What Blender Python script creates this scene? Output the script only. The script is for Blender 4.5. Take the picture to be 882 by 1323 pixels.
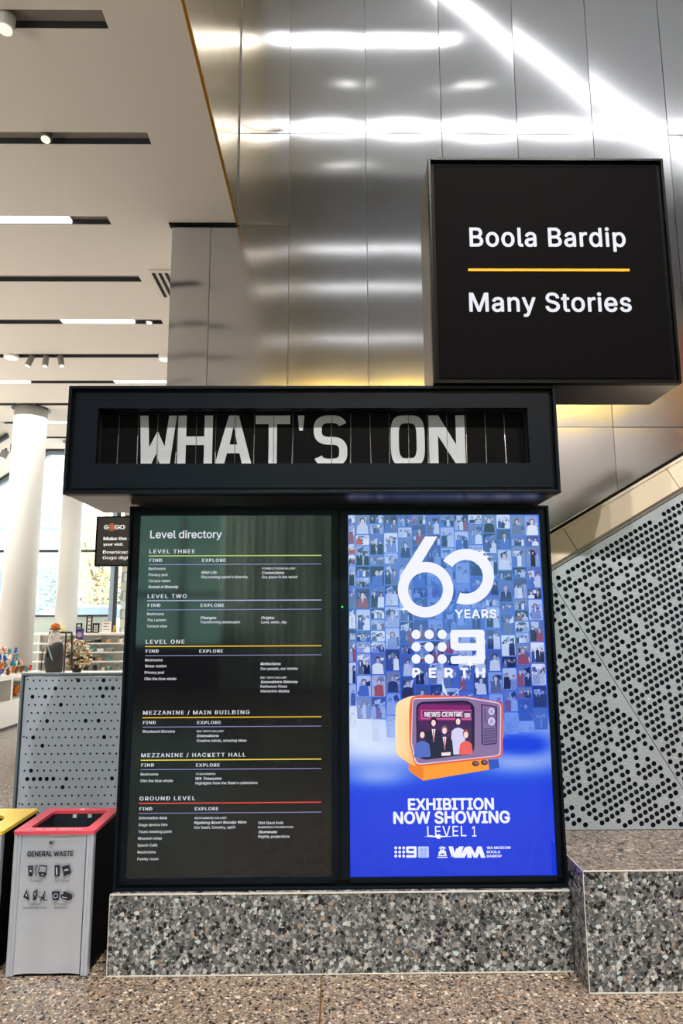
import bpy, bmesh, math, random
from mathutils import Vector, Matrix
from mathutils.geometry import tessellate_polygon

R = random.Random(7)
for o in list(bpy.data.objects):
    bpy.data.objects.remove(o)
S = bpy.context.scene
COL = S.collection

# ---------------------------------------------------------------- camera
F = 882.0; CX = 441.0; CY = 661.5; EYE = 1.55
_d = Vector((-10, -139.5, -F)).normalized()
_v = Vector((-25, 5381.5, -F)); _v = (_v - _d * _v.dot(_d)).normalized()
_x = _d.cross(_v)
RW = Matrix((_x, _d, _v))                      # camera space -> world space
cam = bpy.data.cameras.new('camera'); co = bpy.data.objects.new('camera', cam); COL.objects.link(co)
cam.sensor_fit = 'HORIZONTAL'; cam.sensor_width = 24.0; cam.lens = 24.0 * F / 882.0
cam.clip_start = .05; cam.clip_end = 400
co.matrix_world = Matrix.Translation((0, 0, EYE)) @ RW.to_4x4()
S.camera = co

# ---------------------------------------------------------------- world, sun, exposure
S.view_settings.view_transform = 'Standard'; S.view_settings.look = 'None'
S.view_settings.gamma = 1; EXPO = 1.0; S.view_settings.exposure = EXPO
W = bpy.data.worlds.new('sky'); S.world = W; W.use_nodes = True
bg = W.node_tree.nodes['Background']; bg.inputs[0].default_value = (.93, .96, 1, 1); bg.inputs[1].default_value = 3.2
sun = bpy.data.lights.new('sun', 'SUN'); sun.energy = 3.0; sun.angle = .02; sun.color = (1, .93, .82)
so = bpy.data.objects.new('sun', sun); COL.objects.link(so)
so.rotation_euler = (math.radians(58), 0, math.radians(215))
S.cycles.max_bounces = 8; S.cycles.diffuse_bounces = 4; S.cycles.glossy_bounces = 5
S.cycles.transparent_max_bounces = 16; S.cycles.sample_clamp_indirect = 6


def area(name, loc, sx, sy, power, color, rot=(0, 0, 0)):
    l = bpy.data.lights.new(name, 'AREA'); l.shape = 'RECTANGLE'; l.size = sx; l.size_y = sy
    l.energy = power; l.color = color
    o = bpy.data.objects.new(name, l); o.location = loc; o.rotation_euler = rot; COL.objects.link(o)
    return o


def spotlight(loc, aim, power, size, blend=.6, rad=.06, color=(1, .95, .88)):
    l = bpy.data.lights.new('spot', 'SPOT'); l.energy = power; l.spot_size = math.radians(size); l.spot_blend = blend
    l.shadow_soft_size = rad; l.color = color
    o = bpy.data.objects.new('spot', l); o.location = loc; COL.objects.link(o)
    o.rotation_euler = (Vector(aim) - Vector(loc)).to_track_quat('-Z', 'Y').to_euler()


# spotlights in the high ceiling behind and above the viewer, lamps of the shop,
# and unseen fill lights added to brighten ceilings, rear wall and curtain
for x in (-.5, 1.4, 3.4):
    spotlight((x, -2.6, 8.7), (x * .6, 3.3, .6), 900, 46)
for x in (0, 2.2):
    spotlight((x, 1.2, 8.7), (x * .7, 2.4, 0), 500, 50)
area('ceiling_fill_front', (4, 3.6, 7.9), 8.0, 3.5, 14, (1, 1, 1), (math.radians(180), 0, 0))  # unseen fill added to brighten the high ceiling mirrored in the steel
area('ceiling_fill_rear', (4, -3.2, 7.6), 8.0, 8.0, 55, (.9, .94, 1), (math.radians(180), 0, 0))  # added fill, lifts the reflection of the dark rear ceiling
spotlight((-2.2, -5.2, 6.6), (-1.6, -9, 3.2), 3200, 60); spotlight((-6.5, -7.6, 3.6), (-1.2, -9, 3.0), 6000, 50)  # unseen spots added to brighten the curtain mirrored in the left display
area('rear_wall_fill', (4, -7.6, 8.7), 9.0, .4, 260, (1, .96, .9), (math.radians(-42), 0, 0))  # unseen fill added to brighten the yellow fascia and rear wall
area('shop_ceiling_fill', (-9.5, 6.5, .9), 4.0, 9.0, 300, (1, .96, .88), (math.radians(180), math.radians(-18), 0))  # upward fill added near the floor to brighten the shop ceiling
area('entry_ceiling_fill', (-9.5, -3.0, .6), 4.0, 6.0, 300, (1, .95, .88), (math.radians(180 - 12), 0, 0))  # added upward fill behind the viewer, stands in for bright floor bounce
area('shop_lamps', (-7.5, 9.5, 5.1), 6.0, 5.0, 150, (1, .97, .92))


def at(px, py, Y=None, z=None):
    w = RW @ Vector((px - CX, CY - py, -F))
    t = Y / w.y if Y is not None else (z - EYE) / w.z
    p = w * t; p.z += EYE
    return p


# ---------------------------------------------------------------- colours and materials
def lin(c):
    return tuple(((x / 255) / 12.92 if x / 255 <= .04045 else ((x / 255 + .055) / 1.055) ** 2.4) for x in c)


MATS = {}


def mat(name, rgb=(128, 128, 128), rough=.5, metal=0, spec=.5, emit=None, estr=1, aniso=0, noise=0, nscale=20, bump=0, bscale=60, coat=0, stretch=None, linear=None):
    if name in MATS: return MATS[name]
    m = bpy.data.materials.new(name); m.use_nodes = True; nt = m.node_tree; b = nt.nodes['Principled BSDF']
    c = linear if linear else lin(rgb)
    b.inputs['Base Color'].default_value = (*c, 1)
    b.inputs['Roughness'].default_value = rough; b.inputs['Metallic'].default_value = metal
    b.inputs['Specular IOR Level'].default_value = spec; b.inputs['Anisotropic'].default_value = aniso
    b.inputs['Coat Weight'].default_value = coat; b.inputs['Coat Roughness'].default_value = .05
    if emit:
        b.inputs['Emission Color'].default_value = (*lin(emit), 1); b.inputs['Emission Strength'].default_value = estr
    if noise or bump:
        tc = nt.nodes.new('ShaderNodeTexCoord'); mp = nt.nodes.new('ShaderNodeMapping')
        nt.links.new(tc.outputs['Object'], mp.inputs[0])
        if stretch: mp.inputs['Scale'].default_value = stretch
    if noise:
        n = nt.nodes.new('ShaderNodeTexNoise'); n.inputs['Scale'].default_value = nscale; n.inputs['Detail'].default_value = 5
        nt.links.new(mp.outputs[0], n.inputs[0])
        mx = nt.nodes.new('ShaderNodeMix'); mx.data_type = 'RGBA'
        mx.inputs[6].default_value = (*[x * (1 - noise) for x in c], 1); mx.inputs[7].default_value = (*[min(1, x * (1 + noise)) for x in c], 1)
        nt.links.new(n.outputs[0], mx.inputs[0]); nt.links.new(mx.outputs[2], b.inputs['Base Color'])
    if bump:
        n = nt.nodes.new('ShaderNodeTexNoise'); n.inputs['Scale'].default_value = bscale; n.inputs['Detail'].default_value = 3
        nt.links.new(mp.outputs[0], n.inputs[0])
        bp = nt.nodes.new('ShaderNodeBump'); bp.inputs['Strength'].default_value = bump; bp.inputs['Distance'].default_value = .01
        nt.links.new(n.outputs[0], bp.inputs['Height']); nt.links.new(bp.outputs[0], b.inputs['Normal'])
    MATS[name] = m
    return m


def emis(name, rgb, s=1.0):
    if name in MATS: return MATS[name]
    m = bpy.data.materials.new(name); m.use_nodes = True; nt = m.node_tree; nt.nodes.clear()
    e = nt.nodes.new('ShaderNodeEmission'); e.inputs[0].default_value = (*lin(rgb), 1); e.inputs[1].default_value = s
    o = nt.nodes.new('ShaderNodeOutputMaterial'); nt.links.new(e.outputs[0], o.inputs[0]); MATS[name] = m
    return m


def vcol_mat(name, spec=1.0, estr=1.0):
    m = bpy.data.materials.new(name); m.use_nodes = True; nt = m.node_tree; b = nt.nodes['Principled BSDF']
    b.inputs['Base Color'].default_value = (.004, .004, .005, 1); b.inputs['Roughness'].default_value = .06
    b.inputs['Specular IOR Level'].default_value = spec
    a = nt.nodes.new('ShaderNodeVertexColor'); a.layer_name = 'Col'
    nt.links.new(a.outputs[0], b.inputs['Emission Color']); b.inputs['Emission Strength'].default_value = estr
    MATS[name] = m
    return m


def glass(name, tint, gloss=.08, rough=.02):
    m = bpy.data.materials.new(name); m.use_nodes = True; nt = m.node_tree; nt.nodes.clear()
    t = nt.nodes.new('ShaderNodeBsdfTransparent'); t.inputs[0].default_value = (*tint, 1)
    g = nt.nodes.new('ShaderNodeBsdfGlossy'); g.inputs[1].default_value = rough
    x = nt.nodes.new('ShaderNodeMixShader'); x.inputs[0].default_value = gloss
    o = nt.nodes.new('ShaderNodeOutputMaterial')
    nt.links.new(t.outputs[0], x.inputs[1]); nt.links.new(g.outputs[0], x.inputs[2]); nt.links.new(x.outputs[0], o.inputs[0])
    MATS[name] = m
    return m


def terrazzo(name, base, chips, scale, rough, dens=.5):
    """cement with irregular stone chips: two sizes of Voronoi cells"""
    m = bpy.data.materials.new(name); m.use_nodes = True; nt = m.node_tree; b = nt.nodes['Principled BSDF']
    L = nt.links.new; N = nt.nodes.new
    tc = N('ShaderNodeTexCoord')
    nz = N('ShaderNodeTexNoise'); nz.inputs['Scale'].default_value = scale * 2.2; nz.inputs['Detail'].default_value = 2
    L(tc.outputs['Object'], nz.inputs[0])
    sc = N('ShaderNodeVectorMath'); sc.operation = 'SCALE'; sc.inputs['Scale'].default_value = .9 / scale
    L(nz.outputs['Color'], sc.inputs[0])
    ad = N('ShaderNodeVectorMath'); L(tc.outputs['Object'], ad.inputs[0]); L(sc.outputs[0], ad.inputs[1])
    n2 = N('ShaderNodeTexNoise'); n2.inputs['Scale'].default_value = 3; L(tc.outputs['Object'], n2.inputs[0])
    bm_ = N('ShaderNodeMix'); bm_.data_type = 'RGBA'
    bm_.inputs[6].default_value = (*[x * .8 for x in lin(base)], 1); bm_.inputs[7].default_value = (*[x * 1.2 for x in lin(base)], 1)
    L(n2.outputs[0], bm_.inputs[0])
    cur = bm_.outputs[2]
    for k, (s, th) in enumerate(((2.3, .30 * dens), (1.15, .23 * dens))):
        v = N('ShaderNodeTexVoronoi'); v.inputs['Scale'].default_value = scale * s; v.inputs['Randomness'].default_value = 1
        v.distance = 'EUCLIDEAN'
        L(ad.outputs[0], v.inputs[0])
        sep = N('ShaderNodeSeparateColor'); L(v.outputs['Color'], sep.inputs[0])
        # threshold varies from cell to cell
        mu = N('ShaderNodeMath'); mu.operation = 'MULTIPLY_ADD'; mu.inputs[1].default_value = th * 2.1; mu.inputs[2].default_value = th * .1
        L(sep.outputs[1], mu.inputs[0])
        lt = N('ShaderNodeMath'); lt.operation = 'LESS_THAN'; L(v.outputs['Distance'], lt.inputs[0]); L(mu.outputs[0], lt.inputs[1])
        cr = N('ShaderNodeValToRGB'); cr.color_ramp.interpolation = 'CONSTANT'
        els = cr.color_ramp.elements
        tot = sum(w for _, w in chips); acc = 0
        for i, (c, w) in enumerate(chips):
            e = els[i] if i < 2 else els.new(acc)
            e.position = acc; e.color = (*lin(c), 1); acc += w / tot
        L(sep.outputs[0], cr.inputs[0])
        mx = N('ShaderNodeMix'); mx.data_type = 'RGBA'
        L(lt.outputs[0], mx.inputs[0]); L(cur, mx.inputs[6]); L(cr.outputs[0], mx.inputs[7]); cur = mx.outputs[2]
    L(cur, b.inputs['Base Color']); b.inputs['Roughness'].default_value = rough
    b.inputs['Specular IOR Level'].default_value = .5
    MATS[name] = m
    return m


def brushed(name, rgb, rough, aniso, bump=.02):
    m = mat(name, rgb, rough, 1, aniso=aniso)
    nt = m.node_tree; b = nt.nodes['Principled BSDF']
    tg = nt.nodes.new('ShaderNodeTangent'); tg.direction_type = 'RADIAL'; tg.axis = 'Z'
    nt.links.new(tg.outputs[0], b.inputs['Tangent'])
    tc = nt.nodes.new('ShaderNodeTexCoord'); mp = nt.nodes.new('ShaderNodeMapping'); mp.inputs['Scale'].default_value = (1, 1, .02)
    n = nt.nodes.new('ShaderNodeTexNoise'); n.inputs['Scale'].default_value = 260; n.inputs['Detail'].default_value = 2
    nt.links.new(tc.outputs['Object'], mp.inputs[0]); nt.links.new(mp.outputs[0], n.inputs[0])
    mr = nt.nodes.new('ShaderNodeMapRange'); mr.inputs[3].default_value = rough * .85; mr.inputs[4].default_value = rough * 1.2
    nt.links.new(n.outputs[0], mr.inputs[0]); nt.links.new(mr.outputs[0], b.inputs['Roughness'])
    return m


M_STEEL = brushed('brushed_stainless', (212, 215, 222), .13, .9)
M_BRASS_STEEL = brushed('champagne_metal', (226, 202, 152), .22, .5)
M_BRASS = mat('brass', (190, 140, 50), .35, 1)
M_CEIL = mat('ceiling_plaster', (214, 206, 196), .8)
M_WHITE = mat('white_paint', (232, 230, 226), .5)
M_COLUMN = mat('column_white', (206, 204, 200), .5)
M_BLACK = mat('black_satin', (7, 8, 10), .3, spec=.12)
M_BLACKP = mat('black_panel', (6, 6, 8), .5, spec=.05)
M_NAVYBLK = mat('blue_black_powder', (9, 15, 24), .32, spec=.14)
M_DARK = mat('dark_slot', (52, 52, 57), .6)
M_SATIN = brushed('satin_grey_metal', (150, 144, 140), .3, .2)
M_FLOOR = terrazzo('floor_terrazzo', (118, 103, 92), [((26, 24, 24), 2.6), ((160, 145, 130), 2), ((136, 116, 98), 2.4), ((190, 178, 162), 1.0), ((92, 88, 86), 2), ((170, 122, 76), .15), ((70, 60, 54), 1.5)], 56, .24, 1.35)
M_PLINTH = terrazzo('grey_terrazzo', (98, 98, 101), [((14, 15, 18), 3.0), ((140, 140, 143), 2.4), ((176, 173, 170), 1.1), ((58, 66, 70), 2.0), ((146, 126, 108), .35), ((178, 190, 192), .5), ((84, 82, 84), 1.8)], 44, .3, 1.5)
M_EDGE = mat('pale_edge_strip', (196, 192, 186), .4)
M_PERF = mat('perforated_grey_metal', (176, 184, 194), .38, .55)
M_NAVY = mat('navy_backing', (9, 17, 44), .6)
M_STONE = mat('cream_stone', (206, 190, 170), .6, noise=.06, nscale=8)
M_FRAMEGREY = mat('blue_grey_frame', (116, 130, 146), .4, .3)
M_LAMP = emis('lamp_white', (255, 250, 240), 2.5)
M_LAMP_BIG = emis('lamp_atrium', (255, 252, 248), 5)
M_SCR = vcol_mat('display_picture', .62, .5)
M_TXT = emis('display_text_white', (226, 228, 238), .5)
M_SIGNTXT = mat('sign_letter_white', (120, 122, 130), .6, spec=.1, emit=(214, 217, 232), estr=.3)


# ---------------------------------------------------------------- mesh builder
class MB:
    def __init__(s): s.v = []; s.f = []; s.c = []

    def poly(s, pts, faces=None, col=None):
        n = len(s.v); s.v += [tuple(p) for p in pts]
        for f in (faces or [tuple(range(len(pts)))]):
            s.f.append(tuple(n + i for i in f)); s.c.append(col)
        return s

    def box(s, x0, x1, y0, y1, z0, z1, col=None, taper=0):
        t = taper
        p = [(x0, y0, z0), (x1, y0, z0), (x1, y1, z0), (x0, y1, z0), (x0 + t, y0 + t, z1), (x1 - t, y0 + t, z1), (x1 - t, y1 - t, z1), (x0 + t, y1 - t, z1)]
        return s.poly(p, [(0, 3, 2, 1), (4, 5, 6, 7), (0, 1, 5, 4), (1, 2, 6, 5), (2, 3, 7, 6), (3, 0, 4, 7)], col)

    def prism(s, pts, y0, y1, col=None, axis='y'):
        """closed outline pts (a, b) extruded along an axis"""
        n = len(pts)
        mk = {'y': lambda a, b, t: (a, t, b), 'z': lambda a, b, t: (a, b, t), 'x': lambda a, b, t: (t, a, b)}[axis]
        tri = tessellate_polygon([[Vector((a, b, 0)) for a, b in pts]])
        v = [mk(a, b, y0) for a, b in pts] + [mk(a, b, y1) for a, b in pts]
        fs = [tuple(t) for t in tri] + [tuple(i + n for i in reversed(t)) for t in tri]
        fs += [(i, (i + 1) % n, (i + 1) % n + n, i + n) for i in range(n)]
        return s.poly(v, fs, col)

    def cyl(s, p0, p1, r0, r1=None, n=16, cap=True, col=None):
        p0 = Vector(p0); p1 = Vector(p1); r1 = r0 if r1 is None else r1
        d = (p1 - p0).normalized(); a = d.orthogonal().normalized(); b = d.cross(a)
        v = []
        for p, r in ((p0, r0), (p1, r1)):
            for i in range(n):
                t = 2 * math.pi * i / n; v.append(p + (a * math.cos(t) + b * math.sin(t)) * r)
        fs = [(i, (i + 1) % n, (i + 1) % n + n, i + n) for i in range(n)]
        if cap: fs += [tuple(reversed(range(n))), tuple(range(n, 2 * n))]
        return s.poly(v, fs, col)

    def ball(s, c, rx, ry=None, rz=None, n=10, m=6, col=None, rot=None):
        ry = ry or rx; rz = rz or rx; v = [Vector((0, 0, -1))]; fs = []
        for j in range(1, m):
            ph = -math.pi / 2 + math.pi * j / m
            for i in range(n):
                t = 2 * math.pi * i / n; v.append(Vector((math.cos(ph) * math.cos(t), math.cos(ph) * math.sin(t), math.sin(ph))))
        v.append(Vector((0, 0, 1)))
        for i in range(n):
            fs.append((0, 1 + (i + 1) % n, 1 + i)); k = 1 + (m - 2) * n
            fs.append((len(v) - 1, k + i, k + (i + 1) % n))
            for j in range(m - 2):
                a = 1 + j * n
                fs.append((a + i, a + (i + 1) % n, a + n + (i + 1) % n, a + n + i))
        out = []
        for p in v:
            p = Vector((p.x * rx, p.y * ry, p.z * rz))
            if rot: p = rot @ p
            out.append(p + Vector(c))
        return s.poly(out, fs, col)

    def tube(s, pts, r, n=8, col=None):
        for a, b in zip(pts, pts[1:]): s.cyl(a, b, r, n=n, col=col)
        return s

    def flat(s, pts, Y, col=None):
        """planar outline in the XZ plane at depth Y"""
        tri = tessellate_polygon([[Vector((a, b, 0)) for a, b in pts]])
        return s.poly([(a, Y, b) for a, b in pts], [tuple(t) for t in tri], col)

    def build(s, name, m, parent=None, smooth=False, bevel=0):
        me = bpy.data.meshes.new(name)
        off = Vector((0, 0, 0)); p = parent
        while p is not None: off += Vector(p.location); p = p.parent
        me.from_pydata([(a - off.x, b - off.y, c - off.z) for a, b, c in s.v], [], s.f)
        if any(c is not None for c in s.c):
            ca = me.color_attributes.new('Col', 'FLOAT_COLOR', 'CORNER')
            i = 0; buf = []
            for f, c in zip(s.f, s.c):
                for q in range(len(f)):
                    cc = c(s.v[f[q]]) if callable(c) else c
                    buf += [*lin(cc), 1.0]
            ca.data.foreach_set('color', buf)
        me.materials.append(m)
        if smooth:
            me.polygons.foreach_set('use_smooth', [True] * len(me.polygons))
        me.update()
        o = bpy.data.objects.new(name, me); COL.objects.link(o); o.parent = parent
        if bevel:
            b = o.modifiers.new('b', 'BEVEL'); b.width = bevel; b.segments = 2; b.limit_method = 'ANGLE'
        return o


def tag(o, label, cat, group=None, kind=None):
    o['label'] = label
    if cat: o['category'] = cat
    if group: o['group'] = group
    if kind: o['kind'] = kind
    return o


def empty(name, loc, label, cat, group=None):
    o = bpy.data.objects.new(name, None); o.location = loc; o.empty_display_size = .1; COL.objects.link(o)
    return tag(o, label, cat, group)


def struct(o, label=None):
    o['kind'] = 'structure'
    if label: o['label'] = label
    return o


def sempty(name, loc=(0, 0, 0), label=None):
    o = bpy.data.objects.new(name, None); o.location = loc; COL.objects.link(o)
    return struct(o, label)


# text ------------------------------------------------------------------
FONT = None
try:
    import os
    _p = os.path.join(bpy.utils.resource_path('LOCAL'), 'datafiles', 'fonts', 'Inter.woff2')
    if os.path.exists(_p): FONT = bpy.data.fonts.load(_p)
except Exception:
    FONT = None
_tc = {}


def text_mesh(body, bold, res, shear, track):
    k = (body, bold, res, shear, track)
    if k not in _tc:
        cu = bpy.data.curves.new('t', 'FONT'); cu.body = body
        if FONT: cu.font = FONT
        cu.offset = bold; cu.resolution_u = 3; cu.shear = shear; cu.space_character = track
        ob = bpy.data.objects.new('t', cu); COL.objects.link(ob)
        me = bpy.data.meshes.new_from_object(ob)
        vs = [tuple(v.co) for v in me.vertices]; fs = [tuple(p.vertices) for p in me.polygons]
        bpy.data.objects.remove(ob); bpy.data.curves.remove(cu); bpy.data.meshes.remove(me)
        _tc[k] = (vs, fs)
    return _tc[k]


_capv, _ = text_mesh('H', 0, 2, 0, 1)
CAPH = max(v[1] for v in _capv)


def text(name, body, x0, x1, zb, cap, Y, m, parent, bold=.0, shear=0, track=1.0, res=2, depth=0, col=None, place=None):
    vs, fs = text_mesh(body, 0, res, shear, track)
    a = min(v[0] for v in vs); b = max(v[0] for v in vs)
    s = cap / CAPH
    sx = (x1 - x0) / (b - a) if x1 is not None else s
    mb = MB(); w = max(0, bold) * s
    # heavier weights: the outline is drawn again shifted by the extra stroke width
    sh_ = [(0, 0)]
    if w and res <= 2: sh_ = [(-w, 0), (w, 0)]
    elif w: sh_ = [(0, 0)] + [(w * math.cos(t * math.pi / 3), w * math.sin(t * math.pi / 3)) for t in range(6)]
    for k, (dx_, dz_) in enumerate(sh_):
        if place: pts = [place(x0 + (v[0] - a) * sx + dx_, v[1] * s + dz_) for v in vs]
        else: pts = [(x0 + (v[0] - a) * sx + dx_, Y - k * 2e-5, zb + v[1] * s + dz_) for v in vs]
        mb.poly(pts, fs, col)
    return mb.build(name, m, parent)


# ================================================================= THE SETTING
ZC = 5.27            # shop ceiling
ZA = 9.05            # atrium ceiling
YW = 6.0             # metal wall
XF = -.91            # edge of the void

struct(MB().box(-14, 9, -9.5, 15.0, -.2, 0).build('floor', M_FLOOR), 'speckled brown terrazzo floor with brass joints')
jx = at(414, 1290, z=0).x
fl = bpy.data.objects['floor']
for x in (jx, jx + 2.4, jx - 4.8):
    MB().box(x - .003, x + .003, -4, 3.298, -.005, .0015).build('joint_strip', M_BRASS, fl)

# --- stainless wall: separate panels with open joints, each slightly cushioned
wall = sempty('wall_back', label='tall wall of brushed stainless steel panels')
MB().box(-1.53, 9, YW + .03, YW + .25, 0, ZA).build('wall_core', mat('seam_grey', (200, 200, 204), .35, .6), wall)
zs = [0, 3.275, 6.232, ZA]
colx = [-1.157 + .7415 * i for i in range(14)]


def steel_panel(x0, x1, z0, z1, k):
    g = .003
    x0 += g; x1 -= g; z0 += g; z1 -= g
    nx, nz = 8, 8
    bul = R.uniform(.003, .006); tx = R.uniform(-.002, .002); tz = R.uniform(-.008, .008)
    w2 = R.uniform(-.0012, .0012); ph = R.uniform(0, 6)
    vs = []; fs = []
    for j in range(nz + 1):
        for i in range(nx + 1):
            u = i / nx; v = j / nz
            e = 4 * u * (1 - u)
            y = YW - bul * e * min(1, 6 * v * (1 - v)) - tx * (u - .5) - tz * (v - .5) - w2 * math.sin(v * 7 + ph) * e
            vs.append((x0 + (x1 - x0) * u, y, z0 + (z1 - z0) * v))
    for j in range(nz):
        for i in range(nx):
            a = j * (nx + 1) + i; fs.append((a, a + 1, a + nx + 2, a + nx + 1))
    mb = MB(); mb.poly(vs, fs)
    b0 = len(mb.v); rim = [(x0, z0), (x1, z0), (x1, z1), (x0, z1)]
    mb.v += [(a, YW, b) for a, b in rim] + [(a, YW + .012, b) for a, b in rim]
    for i in range(4):
        j = (i + 1) % 4
        mb.f.append((b0 + i, b0 + 4 + i, b0 + 4 + j, b0 + j)); mb.c.append(None)
    o = mb.build('steel_panel', M_STEEL, wall)
    for q, p in enumerate(o.data.polygons): p.use_smooth = q < nx * nz
    return o


k = 0
for x0, x1 in zip(colx, colx[1:]):
    for z0, z1 in zip(zs, zs[1:]):
        a = x0
        if x1 <= -.3:                       # the first column: below the shop ceiling it runs on to the left
            if z1 > ZC:
                if z0 < ZC:
                    steel_panel(x0, x1, z0, ZC + .0035, k); steel_panel(XF + .01, x1, ZC - .0035, z1, k)
                    continue
                a = XF + .01
        steel_panel(a, x1, z0, z1, k); k += 1
steel_panel(-1.525, colx[0], 0, zs[1], 0); steel_panel(-1.525, colx[0], zs[1], ZC - .015, 0)

# --- fascia of the void edge (champagne metal) and its brass lip
fas = sempty('wall_left', label='champagne coloured metal fascia above the ceiling edge')
MB().box(XF - .2, XF - .02, -9, YW - .02, ZC + .001, ZA).build('fascia_core', M_DARK, fas)
for y0, y1 in ((-9, -6), (-6, -3), (-3, -.3), (-.3, 2.7), (2.7, YW - .03)):
    for z0, z1 in ((ZC + .01, zs[2]), (zs[2], ZA)):
        mb = MB(); n = 8
        for i in range(n):
            for (u0, u1) in ((i / n, (i + 1) / n),):
                def P(u, z):
                    return (XF + .006 * 4 * u * (1 - u), y0 + .004 + (y1 - y0 - .008) * u, z)
                mb.poly([P(u0, z0 + .004), P(u1, z0 + .004), P(u1, z1 - .004), P(u0, z1 - .004)])
        o = mb.build('fascia_panel', M_BRASS_STEEL, fas)
        bm = bmesh.new(); bm.from_mesh(o.data); bmesh.ops.remove_doubles(bm, verts=bm.verts, dist=1e-5)
        bmesh.ops.recalc_face_normals(bm, faces=bm.faces); bm.to_mesh(o.data); bm.free()
        o.data.polygons.foreach_set('use_smooth', [True] * len(o.data.polygons))
MB().box(XF - .004, XF + .018, -9, YW - .012, ZC - .012, ZC + .012).build('brass_lip', M_BRASS, fas)

# --- shop ceiling with recessed slots
ceil = sempty('ceiling', label='flat cream plaster ceiling with dark slots')
slots = [(-2.9, -1.5), (-1.8, -1.5), (-.68, -2.1), (.42, -1.42), (1.52, -2.1), (2.63, -1.43), (3.69, -1.42), (4.76, -1.43), (5.87, -2.1), (6.98, -2.12), (8.08, -2.15), (9.2, -2.15), (10.28, -2.15), (11.4, -2.15), (12.52, -2.15), (13.58, -2.15)]
SW = .135; SH = .052; XL = -12.0
XR = XF - .006
cb = MB(); y = -9
for i, (ys, xe) in enumerate(slots):
    cb.box(XL, XR, y, ys, ZC, ZC + .15)
    cb.box(xe, XR, ys, ys + SW, ZC, ZC + .15); y = ys + SW
cb.box(XL, XR, y, 14.8, ZC, ZC + .15)
cb.build('plaster_field', M_CEIL, ceil)
M_SLOTTOP = mat('slot_top', (150, 142, 134), .7)
for ys, xe in slots:
    a = MB(); a.box(XL, xe, ys, ys + SW, ZC + SH, ZC + .14); a.build('slot_top', M_SLOTTOP, ceil)
    a = MB(); a.box(XL, xe, ys + SW - .004, ys + SW - .0005, ZC + .002, ZC + SH); a.box(XL, xe, ys + .0005, ys + .004, ZC + .002, ZC + SH)
    a.box(xe - .004, xe - .0005, ys + .004, ys + SW - .004, ZC + .002, ZC + SH)
    a.build('slot_liner', M_DARK, ceil)
# shadow gap over the steel wall
MB().box(-1.55, XF - .004, YW - .035, YW + .05, ZC - .012, ZC - .001).build('trim_1', M_BLACK)
struct(bpy.data.objects['trim_1'], 'black shadow gap where steel wall meets ceiling')
# hidden part of ceiling's return above the steel wall (joins the atrium)

# sloping soffit on the far left
soff = MB()
P0 = (-6.25, ZC - .002); P1 = (-11.0, 2.1)
soff.prism([P0, P1, (P1[0], P1[1] + .2), (-6.25, ZC + .1)], 11.9, 14.66)
struct(soff.build('wall_soffit', M_CEIL), 'sloping cream soffit above the window head')
st = MB(); dx, dz = P1[0] - P0[0], P1[1] - P0[1]
st.prism([(P0[0] - .1, P0[1] - .09), (P1[0], P1[1] - .02), (P1[0], P1[1] - .1), (P0[0] - .08, P0[1] - .17)], 12.95, 13.03)
tag(st.build('ceiling_track', M_DARK), 'dark lighting track running down the sloping soffit', 'track')

# atrium enclosure
struct(MB().box(XF, 9, -9.4, YW + .2, ZA, ZA + .2).build('ceiling_atrium', mat('atrium_ceiling', (120, 118, 120), .7)), 'high grey atrium ceiling')
struct(MB().box(XF + .02, 9, 1.5, YW - .02, ZA - .06, ZA - .001).build('ceiling_panel', mat('atrium_front_ceiling', (225, 228, 232), .6)), 'pale front strip of the atrium ceiling')
struct(MB().box(9, 9.2, -9.4, YW + .2, 0, ZA).build('wall_right', mat('right_wall', (150, 146, 146), .7)), 'plain grey side wall of the atrium')
# back wall behind the viewer with tall glazed bay
wb = sempty('wall_front', label='wall behind the viewer with glazed bay')
M_BW = mat('beige_wall', (165, 156, 148), .7)
MB().box(-14, -4.8, -9.4, -9.2, 0, ZC).box(4.6, 9, -9.4, -9.2, 0, 7.7).box(-4.8, 4.6, -9.4, -9.2, 4.4, 7.7).box(-14, -4.8, -9.4, -9.2, ZC, ZC + .3).build('wall_field', M_BW, wb)
MB().box(XF, 9, -9.3, -9.15, 7.7, ZA).build('brass_fascia', mat('yellow_brass', (222, 190, 100), .45, .3), wb)
cu_ = empty('pleated_curtain', (-1, -9.0, 0), 'pale green pleated curtain drawn across part of the rear window', 'curtain')
fin = MB(); n = 260; xs_ = [-2.55 + 2.9 * i / n for i in range(n + 1)]
pt_ = [(x, -9.02 + .06 * math.sin((x + 2.55) * 2 * math.pi / .17) + .015 * math.sin(x * 9)) for x in xs_]
fin.poly([(x, y, .02) for x, y in pt_] + [(x, y, 4.32) for x, y in pt_], [(i + 1, i, n + 1 + i, n + 2 + i) for i in range(n)])
fin.build('cloth', mat('curtain_cloth', (176, 202, 188), .8), cu_, smooth=True)
MB().cyl((-2.7, -9.02, 4.36), (.5, -9.02, 4.36), .02, n=8).build('rail', M_DARK, cu_)
MB().box(-4.8, 4.6, -9.33, -9.31, 0, 4.4).build('window_glass', glass('green_glass', (.42, .60, .52)), wb)
mb = MB()
for x in (-4.8, -3.55): mb.box(x, x + .08, -9.38, -9.2, 0, 4.4)
mb.box(-4.8, 4.6, -9.38, -9.2, 2.1, 2.2); mb.box(-4.8, 4.6, -9.38, -9.2, 0, 1.0)
mb.build('window_frame', M_DARK, wb)
struct(MB().box(-14.2, -14, -9.4, 15, 0, ZC + .3).build('wall_side', M_WHITE), 'white side wall of the shop')
struct(MB().box(-14, XL, -9.4, 14.8, ZC, ZC + .2).build('ceiling_side', M_CEIL))

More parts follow.
